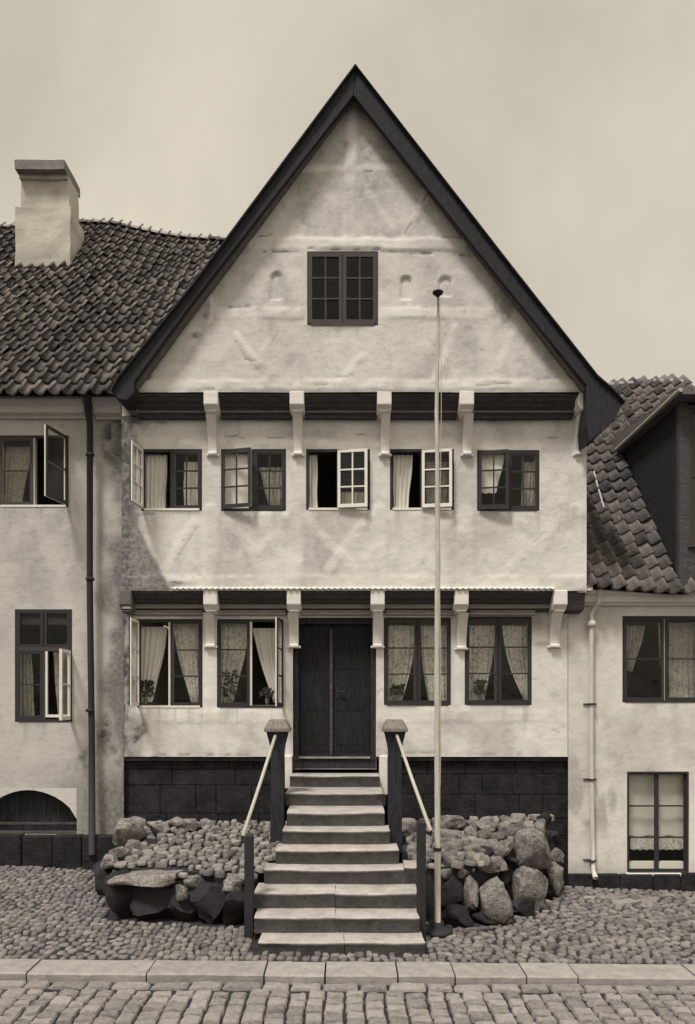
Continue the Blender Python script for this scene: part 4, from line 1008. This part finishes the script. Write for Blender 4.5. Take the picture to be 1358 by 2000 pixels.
# dormer: cheek, front, roof
dm = group_empty('dormer', (DX, .6, 5.5), rh)
tp = math.tan(PR); zr_ = lambda y: Zr + (y - Yr) * tp
yf = Y(10.37); yb = Y(db); ze = Z(885, db)
nb = 7; yb = Yr + (ze - Zr) / tp
r = random.Random(4)
zlo = zr_(yf); hb = (ze - zlo) / nb
for k in range(nb):                                       # weathered cheek boards
    za, zc = zlo + k * hb, zlo + (k + 1) * hb - .006
    y_a, y_b = Yr + (za - Zr) / tp + .06, Yr + (zc - Zr) / tp + .06
    mb = MB(); mb.prism_yz([(yf + .1, za), (y_a, za), (y_b, zc), (yf + .1, zc)], DX + r.uniform(0, .008), DX + .05); mb.build('cheek_board', M['dark_wood'], dm)
mb = MB(); mb.box(DX - .02, DX + .10, yf, yf + .098, zlo - .1, ze); mb.build('corner_post', M['board'], dm)
mb = MB(); mb.box(DX + .1, 6.4, yf + .7, yf + .75, zlo - .1, ze); mb.box(6.35, 6.4, yf + .09, yf + .7, zlo, ze); mb.build('inner_wall', M['inside'], dm)
mb = MB(); mb.box(DX + 1.2, 6.4, yf + .03, yf + .09, zlo + .5, ze); mb.box(DX + .1, 6.4, yf + .03, yf + .09, zlo - .1, zlo + .5); mb.build('apron', M['board'], dm)
fo = frame(dm, DX + .1, DX + 1.2, zlo + .5, ze - .05, yf, M['brown'], .05, label=None)
casement(fo, DX + .13, yf + .04, zlo + .54, .5, ze - .64 - zlo, 1, 0, 2, 2, M['brown'], None)
casement(fo, DX + 1.17, yf + .043, zlo + .54, .5, ze - .64 - zlo, -1, 0, 2, 2, M['brown'], None)
mb = MB(); mb.prism_yz([(yf - .25, ze), (yb + .1, ze + .0), (yb + .35, ze + .35), (yf - .25, ze + .1)], DX - .10, 6.5); mb.build('dormer_roof', M['tile'], dm)
mb = MB(); mb.tube([(DX - .125, yf - .27, ze + .055), (DX - .125, yb - .1, ze + .05)], .03, 8); mb.build('eave_trim', M['rail'], dm)
mb = MB(); mb.prism_yz([(yf - .1, zlo - .17), (Yr + (ze - Zr) / tp - .05, ze - .02), (Yr + (ze - Zr) / tp - .05, ze + .02), (yf - .1, zlo - .12)], DX - .055, DX - .03); 
mb.build('flashing', M['ridge'], dm)
mb = MB(); q = [at(1160, 893, 12.2), at(1168, 930, 11.9), at(1180, 990, 11.5)]
for v in q: v.z = zr_(v.y) + .07
mb.tube(q, .014, 6); tag(mb.build('wooden_batten', M['rail']), 'thin pale batten lying down the roof beside the gabled house', 'batten')
# white drainpipe
mb = MB(); xd = X(1157, 10.4)
mb.tube([(X(1172, 10.3), -.2, Z(1152, 10.3)), (X(1172, 10.3), -.2, Z(1174, 10.3)), (X(1168, 10.34), -.15, Z(1180, 10.34)), (X(1157, 10.4), -.08, Z(1196, 10.4)), (xd, -.07, Z(1215, 10.4)), (xd, -.065, 1.9), (X(1159, 10.4), -.065, .6), (X(1160, 10.4), -.07, Z(1700, 10.4)), (X(1165, 10.3), -.17, Z(1716, 10.3))], [.034, .034, .031, .031, .033, .033, .033, .034, .038], 10)
mb.build('drainpipe', M['pipe_white'], rh, True)
mb = MB(); mb.lathe((xd, -.07, Z(1218, 10.4)), [(.044, -.05), (.062, -.03), (.066, 0), (.056, .03), (.044, .045)], 12); mb.build('pipe_joint', M['pipe_white'], rh, True)
for py in (1375, 1523, 1682):
    mb = MB(); z_ = Z(py, 10.4); mb.lathe((xd + (.012 if py > 1400 else 0), -.066, z_), [(.046, -.012), (.052, -.01), (.052, .01), (.046, .012)], 12); mb.box(xd - .1, xd + .09, -.02, -.0, z_ - .008, z_ + .008); mb.build('pipe_clip', M['iron'], rh)

# ------------------------------------------------------------------ steps
ny = [1840, 1791, 1744, 1698, 1660, 1622, 1587, 1549, 1514]
zs = [.10 + .175 * i for i in range(9)]
ds = [FPX * (CAM_H - z) / (y - HY) for z, y in zip(zs, ny)]
ed = [(505, 830), (497, 820), (496, 818), (516, 790), (538, 779), (552, 762), (560, 752), (558, 748), (566, 741)]
stairs = thing('stone_steps', 'flight of nine worn stone steps rising to the dark door', 'steps', (X(660, 8), Y(7.4), 0))
def slab(x0, x1, y0, y1, zb, zt, seed):
    nx = max(4, int((x1 - x0) / .07)); V = []; F = []; A = []; off = Vector((seed * 3.3, 0, 0))
    def j(p, a): return mn.noise(p * 2.2 + off) * a + mn.noise(p * 9 + off) * a * .4
    for k in range(nx + 1):
        t = k / nx; x = x0 + (x1 - x0) * t
        wear = -.007 * math.sin(math.pi * t)
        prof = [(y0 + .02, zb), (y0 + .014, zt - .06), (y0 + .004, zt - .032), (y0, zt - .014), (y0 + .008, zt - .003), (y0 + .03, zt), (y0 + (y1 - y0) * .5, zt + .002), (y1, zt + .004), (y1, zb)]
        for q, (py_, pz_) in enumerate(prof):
            p = Vector((x, py_, pz_)); e = (1 if 0 < q < 7 else .3); A.append((1, 1, 1, .75, 0, 0, .05, .3, .3)[q])  # riser points get shade in their colour, treads stay pale
            V.append((x + (mn.noise(p * 5 + off) * .012 if k in (0, nx) else 0), py_ + j(p, .024) * e, pz_ + (j(p + Vector((9, 4, 1)), .007) + wear) * (e if q > 1 else 0)))
    m_ = 9
    for k in range(nx):
        for q in range(m_): F.append((k * m_ + q, (k + 1) * m_ + q, (k + 1) * m_ + (q + 1) % m_, k * m_ + (q + 1) % m_))
    F += [tuple(range(m_ - 1, -1, -1)), tuple(range(nx * m_, (nx + 1) * m_))]
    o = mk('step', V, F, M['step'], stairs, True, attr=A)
    o.data.set_sharp_from_angle(angle=R(50)) if hasattr(o.data, 'set_sharp_from_angle') else None
    return o
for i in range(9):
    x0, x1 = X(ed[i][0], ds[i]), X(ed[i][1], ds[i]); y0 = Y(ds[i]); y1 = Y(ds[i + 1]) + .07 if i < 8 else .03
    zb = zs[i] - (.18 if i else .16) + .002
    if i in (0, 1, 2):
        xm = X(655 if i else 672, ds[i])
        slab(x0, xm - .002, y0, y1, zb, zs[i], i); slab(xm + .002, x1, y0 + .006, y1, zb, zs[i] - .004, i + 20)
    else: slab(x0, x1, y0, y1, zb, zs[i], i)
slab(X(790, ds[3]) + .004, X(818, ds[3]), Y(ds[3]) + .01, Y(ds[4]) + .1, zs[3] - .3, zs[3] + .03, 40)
mb = MB(); V = []
for i in range(1, 9):
    x0, x1 = X(ed[i][0], ds[i]) + .05, X(ed[i][1], ds[i]) - .05; mb.box(x0, x1, Y(ds[i]) + .08, (Y(ds[i + 1]) + .075 if i < 8 else .02), -.2, zs[i] - .185)
mb.build('core', M['earth'], stairs)

# ------------------------------------------------------------------ terraces of cobbles and boulders
def terrace_core(root, poly, ztop):
    n = len(poly); V = [(x, y, ztop(x, y) - .05) for x, y in poly] + [(x, y, g(x, y) - .1) for x, y in poly]
    F = [tuple(range(n)), ] + [(i, i + n, (i + 1) % n + n, (i + 1) % n) for i in range(n)]
    return mk('earth_core', V, F, M['earth'], root)
TC = [cobble_mesh('cobble', M['terr'], 300 + i, 9, .24, .82) for i in range(9)]
ltz = lambda x, y: .55 + .23 * (y + 2.35) / 2.35
rtz = lambda x, y: .56 + .25 * (y + 2.3) / 2.3 + .05 * (x - 1)
lt = thing('cobbled_terrace', 'cobble topped stone terrace left of the steps, dark boulders along its front', 'terrace', (-2, -1.2, .05))
rt = thing('boulder_terrace', 'rough boulder terrace right of the steps behind the flagpole', 'terrace', (1.8, -1.1, 0))
LTi = [(-3.05, .06), (-2.82, -.9), (-2.6, -1.9), (-1.06, -2.08), (-.88, -1.3), (-.74, .06)]
RTi = [(.74, .06), (.72, -1.2), (.92, -1.9), (1.5, -1.82), (2.0, -1.22), (2.6, -.45), (2.85, .06)]
terrace_core(lt, LTi, ltz); terrace_core(rt, RTi, rtz)
LTt = [(-3.15, .06), (-2.95, -.9), (-2.72, -2.08), (-1.04, -2.26), (-.84, -1.3), (-.74, .06)]
RTt = [(.74, .06), (.72, -1.2), (.92, -2.05), (1.6, -2.0), (2.12, -1.4), (2.75, -.5), (3.0, .06)]
def stair_block(x, y):
    d = y + CAM_D
    for i in range(9):
        if d >= ds[i] - .02 and (i == 8 or d < ds[i + 1]): return X(ed[i][0], ds[i]) - .03 < x < X(ed[i][1], ds[i]) + .03
    return False
BIGL = [  # px, py (centre), distance, half size x,y,z, dark
    (252, 1622, 9.7, .29, .22, .23, 0, .55), (232, 1668, 9.0, .20, .15, .10, 0, 0), (214, 1684, 8.85, .14, .2, .12, 0, 0), (283, 1714, 8.38, .56, .30, .10, 0, .4), (378, 1722, 8.45, .13, .15, .12, 0, 0), (455, 1722, 8.28, .17, .16, .10, 0, .5),
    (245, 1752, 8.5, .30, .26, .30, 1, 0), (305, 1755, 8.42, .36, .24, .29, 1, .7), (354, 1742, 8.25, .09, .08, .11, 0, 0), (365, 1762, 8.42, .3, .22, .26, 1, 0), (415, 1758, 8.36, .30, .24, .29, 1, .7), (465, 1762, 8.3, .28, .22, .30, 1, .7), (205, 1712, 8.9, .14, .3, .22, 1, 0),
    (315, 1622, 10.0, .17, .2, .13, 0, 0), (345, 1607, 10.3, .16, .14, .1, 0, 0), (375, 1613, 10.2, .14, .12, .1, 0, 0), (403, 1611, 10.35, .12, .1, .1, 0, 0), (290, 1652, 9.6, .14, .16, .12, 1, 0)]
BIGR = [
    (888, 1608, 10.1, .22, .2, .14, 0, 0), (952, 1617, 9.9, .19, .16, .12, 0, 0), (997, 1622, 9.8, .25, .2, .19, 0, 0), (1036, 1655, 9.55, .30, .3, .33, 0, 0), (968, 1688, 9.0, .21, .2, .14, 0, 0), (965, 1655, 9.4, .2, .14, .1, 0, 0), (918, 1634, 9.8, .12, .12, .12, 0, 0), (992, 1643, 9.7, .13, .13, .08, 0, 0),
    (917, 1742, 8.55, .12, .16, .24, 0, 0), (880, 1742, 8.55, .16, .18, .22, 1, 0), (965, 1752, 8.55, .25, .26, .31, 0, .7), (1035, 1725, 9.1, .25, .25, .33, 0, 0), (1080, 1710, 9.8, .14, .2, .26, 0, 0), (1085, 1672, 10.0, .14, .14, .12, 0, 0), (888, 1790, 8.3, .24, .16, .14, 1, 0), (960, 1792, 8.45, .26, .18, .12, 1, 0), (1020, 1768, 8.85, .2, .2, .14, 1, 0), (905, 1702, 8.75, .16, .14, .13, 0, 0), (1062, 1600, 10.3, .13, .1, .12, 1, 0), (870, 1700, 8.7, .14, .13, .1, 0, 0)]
def place_big(lst, root, sd):
    occ = []
    for k, (px, py, d, sx, sy, sz, dark, flat) in enumerate(lst):
        q = at(px, py, d); me = boulder_mesh('boulder', M['moss_shade'] if dark else M['boulder'], sd + k, flat or 0)
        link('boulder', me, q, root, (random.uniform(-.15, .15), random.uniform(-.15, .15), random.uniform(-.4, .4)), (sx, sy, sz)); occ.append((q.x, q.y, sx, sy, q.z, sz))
    return occ
occL = place_big(BIGL, lt, 500); occR = place_big(BIGR, rt, 600)
def rim(root, path, zf, occ, sd):
    for (xa, ya), (xb, yb) in zip(path, path[1:]):
        L = math.hypot(xb - xa, yb - ya); n = int(L / .19)
        for k in range(n):
            t = (k + rr.uniform(.2, .8)) / n; x, y = xa + (xb - xa) * t, ya + (yb - ya) * t
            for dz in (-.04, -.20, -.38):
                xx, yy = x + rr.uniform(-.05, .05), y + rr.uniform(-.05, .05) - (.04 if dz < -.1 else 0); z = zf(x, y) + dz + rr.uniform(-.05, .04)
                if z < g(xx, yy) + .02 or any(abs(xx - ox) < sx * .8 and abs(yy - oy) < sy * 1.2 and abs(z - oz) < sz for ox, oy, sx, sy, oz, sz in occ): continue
                q = rr.uniform(.085, .15); me = boulder_mesh('rubble_stone', M['boulder'] if dz > -.1 else M['moss_shade'], sd + k * 7 + int(dz * 100), 0, 2)  # lower rubble has shade put into its colour
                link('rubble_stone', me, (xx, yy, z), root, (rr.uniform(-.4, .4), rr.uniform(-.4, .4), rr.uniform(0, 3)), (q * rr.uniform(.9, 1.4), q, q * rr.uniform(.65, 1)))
def cobble_top(root, poly, zf, occ, w0, l0, h0, lim, left):
    items = []; y = min(p[1] for p in poly); row = 0
    while y < .05:
        x = min(p[0] for p in poly) + rr.uniform(0, .08)
        while x < max(p[0] for p in poly):
            big = 1.0 + (.35 * max(0, (-1.9 - x)) if left else .8 * rr.random() ** 2)
            w = rr.uniform(*w0) * big; xx = x + w / 2; yy = y + rr.uniform(-.02, .02); l = rr.uniform(*l0) * big
            if inside(poly, xx, yy) and not stair_block(xx, yy) and not any(abs(xx - ox) < sx * .75 and abs(yy - oy) < sy * .8 for ox, oy, sx, sy, oz, sz in occ if oz > zf(xx, yy) - .22):
                items.append((rr.choice(TC), (xx, yy, zf(xx, yy) - .02 + rr.uniform(-.015, .03)), (rr.uniform(-.15, .2), rr.uniform(-.18, .18), rr.uniform(-.5, .5)), (w / 2 * rr.uniform(.72, .93), l / 2 * rr.uniform(.66, .92), h0 * rr.uniform(.6, 1.3))))
            x += w * .98
        y += (l0[0] + l0[1]) / 2 * .95; row += 1
    scatter('cobble', items, root, M['terr'], lim, 'small_cobbles', (0, -1, .5))
rim(lt, [(-3.0, -.3), (-2.85, -.9), (-2.66, -1.98), (-1.08, -2.16)], ltz, occL, 900); rim(rt, [(.95, -1.96), (1.55, -1.9), (2.05, -1.3), (2.68, -.48), (2.92, -.05)], rtz, occR, 1300)
cobble_top(lt, LTt, ltz, occL, (.068, .155), (.085, .165), .036, 300, True)
cobble_top(rt, RTt, rtz, occR, (.085, .2), (.10, .2), .05, 300, False)

# ------------------------------------------------------------------ handrails
def handrail(label, cx, cap_y, dN, foot_z, lx, ltop, dL, ex, ey, dE, sgn):
    root = thing('handrail', label, 'handrail', (X(cx, dN), Y(dN), foot_z), 'handrails of the steps')
    px_, pyw = X(cx, dN), Y(dN); zc = Z(cap_y, dN)
    mb = MB(); w = .095
    for (wa, za), (wb, zb) in (((.095, foot_z - .1), (.085, zc - .30)), ((.085, zc - .30), (.10, zc - .2)), ((.10, zc - .2), (.14, zc - .03))):
        V = [(px_ + sx * a, pyw + sy * a, z) for a, z in ((wa, za), (wb, zb)) for sx, sy in ((-1, -1), (1, -1), (1, 1), (-1, 1))]
        mb.add(V, [(0, 1, 5, 4), (1, 2, 6, 5), (2, 3, 7, 6), (3, 0, 4, 7)] + ([(3, 2, 1, 0)] if za < zc - .31 else []) + ([(4, 5, 6, 7)] if zb > zc - .1 else []))
    mb.build('newel_post', M['dark_wood'], root)
    mb = MB(); a = .168
    mb.box(px_ - a, px_ + a, pyw - a, pyw + a, zc - .03, zc + .012); mb.add([(px_ + sx * b, pyw + sy * b, z) for b, z in ((a, zc + .012), (.105, zc + .13)) for sx, sy in ((-1, -1), (1, -1), (1, 1), (-1, 1))], [(0, 1, 5, 4), (1, 2, 6, 5), (2, 3, 7, 6), (3, 0, 4, 7), (4, 5, 6, 7)])
    bevel(mb.build('newel_cap', M['cap'], root), .006)
    lxw, lyw, lz = X(lx, dL), Y(dL), Z(ltop, dL)
    mb = MB(); mb.box(lxw - .048, lxw + .048, lyw - .045, lyw + .045, -.1, lz); mb.add([(lxw + sx * b, lyw + sy * b, z) for b, z in ((.046, lz), (.02, lz + .03)) for sx, sy in ((-1, -1), (1, -1), (1, 1), (-1, 1))], [(0, 1, 5, 4), (1, 2, 6, 5), (2, 3, 7, 6), (3, 0, 4, 7), (4, 5, 6, 7)])
    bevel(mb.build('lower_post', M['iron'], root), .008)
    e = at(ex, ey, dE); st = Vector((px_ + sgn * .02, pyw - .10, zc - .07))
    mb = MB(); mb.tube([st, st.lerp(e, .5) + Vector((0, 0, -.01)), e], .021, 10); mb.build('rail', M['rail'], root, True)
    mb = MB(); mb.tube([e, e + Vector((-sgn * -.0, 0, -.03)), Vector((lxw + sgn * .03, lyw, lz - .1))], .016, 8); mb.build('rail_hook', M['iron'], root, True)
    return root
hl = handrail('handrail with pale sloping rail on the side of the cobbled terrace', 543, 1424, 9.62, ltz(0, -.9) - .05, 487, 1632, 7.78, 474, 1634, 7.85, -1)
hr = handrail('handrail with pale sloping rail on the flagpole side of the steps', 771, 1424, 9.62, rtz(.7, -.9) - .05, 823, 1606, 7.80, 842, 1624, 7.86, 1)
mb = MB(); mb.tube([(X(556, 9.62), Y(9.64), Z(1433, 9.62)), (X(562, 9.9), Y(9.95), Z(1427, 9.95)), (X(570, 10.4), -.03, Z(1421, 10.45))], .016, 8); mb.build('wall_rail', M['rail'], hl, True)

# ------------------------------------------------------------------ flagpole
DP = 8.06; zb = g(X(855, DP), Y(DP)); fp = thing('flagpole', 'tall slender pale flagpole with a flat dark disc at its tip', 'flagpole', (X(855, DP), Y(DP), zb))
pts = []; rad = []
for py, dx, r_ in ((1822, 0, .040), (1740, 0, .041), (1658, 0, .040), (1654, 0, .038), (1500, -.5, .038), (1300, -1, .036), (1160, -.5, .034), (1100, 1.0, .032), (1000, -1, .030), (900, -.5, .028), (800, -2, .026), (700, 0, .022), (640, 1.5, .018), (574, 1, .015)):
    p = at(855 + dx, py, DP); pts.append(p); rad.append(r_ * .86)
mb = MB(); mb.tube(pts, rad, 14); mb.build('pole', M['pole'], fp, True)
top = at(855.5, 573, DP); mb = MB(); mb.lathe(top, [(.012, -.05), (.03, -.02), (.058, .0), (.062, .012), (.04, .024), (.01, .03)], 18); mb.build('finial', M['iron'], fp, True)
b = at(853, 1825, DP); mb = MB(); mb.lathe((b.x, b.y, zb - .02), [(.19, 0), (.18, .045), (.12, .06), (.075, .075), (.07, .12)], 18); mb.build('base', M['iron'], fp, True)
c0 = pts[2]; mb = MB(); mb.lathe((c0.x, c0.y, c0.z - .02), [(.043, 0), (.047, .006), (.047, .03), (.043, .036)], 14); mb.build('collar', M['iron'], fp, True)
mb = MB(); lp = []
for k in range(30):
    t = k / 29; p = top.lerp(Vector((pts[4].x, pts[4].y, pts[4].z - .2)), t); lp.append((p.x + .03 + .012 * math.sin(t * 9) * math.sin(math.pi * t), p.y - .02, p.z - .06 * (1 - t)))
mb.tube(lp, .0045, 5); mb.build('halyard', M['rail'], fp)

# ------------------------------------------------------------------ plants behind the ground floor windows
def plant(label, px, py, w, h, seed):
    x, z = X(px, D0 + .2), Z(py, D0 + .2); r = random.Random(seed)
    root = thing('potted_plant', label, 'plant', (x, .115, z), 'potted plants on the inner window sills')
    mb = MB(); mb.lathe((x, .115, z), [(.022, 0), (.030, .075), (.033, .075), (.033, .09), (.028, .09)], 12); mb.build('pot', M['pot'], root)
    mb = MB()
    for k in range(70):
        th = r.uniform(0, 6.28); rr_ = r.random() ** .5 * w; zz = r.uniform(.12, h); c_ = Vector((x + rr_ * math.cos(th), .112 + .14 * rr_ * math.sin(th) , z + zz)); a = Vector((r.gauss(0, 1), r.gauss(0, .2), r.gauss(0, 1))).normalized() * r.uniform(.022, .04); b_ = a.cross(Vector((r.random(), 1, r.random()))).normalized() * r.uniform(.014, .022)
        mb.add([c_ - a, c_ + b_, c_ + a, c_ - b_], [(0, 1, 2, 3)])
    mb.tube([(x, .115, z + .08), (x + .01, .115, z + h * .7)], .006, 5); mb.build('foliage', M['leaf'], root)
for a in (('leafy potted plant in the open ground floor window next to the drainpipe', 288, 1376, .13, .36, 1), ('tall leafy potted plant in the ground floor window beside the door', 452, 1376, .14, .50, 2), ('low potted plant in the ground floor window behind the flagpole', 776, 1372, .12, .26, 3), ('slender potted plant in the rightmost ground floor window of the gabled house', 936, 1371, .09, .32, 4), ('squat potted plant at the open right side of the window beside the door', 523, 1376, .10, .24, 5)): plant(*a)
# sills inside carry the plants
mb = MB()
for W in (G1, G2, G3, G4): mb.box(W[0], W[1], .082, .34, W[2] - .04, W[2] + .034)
mb.build('inner_sill', M['moulding'], house)
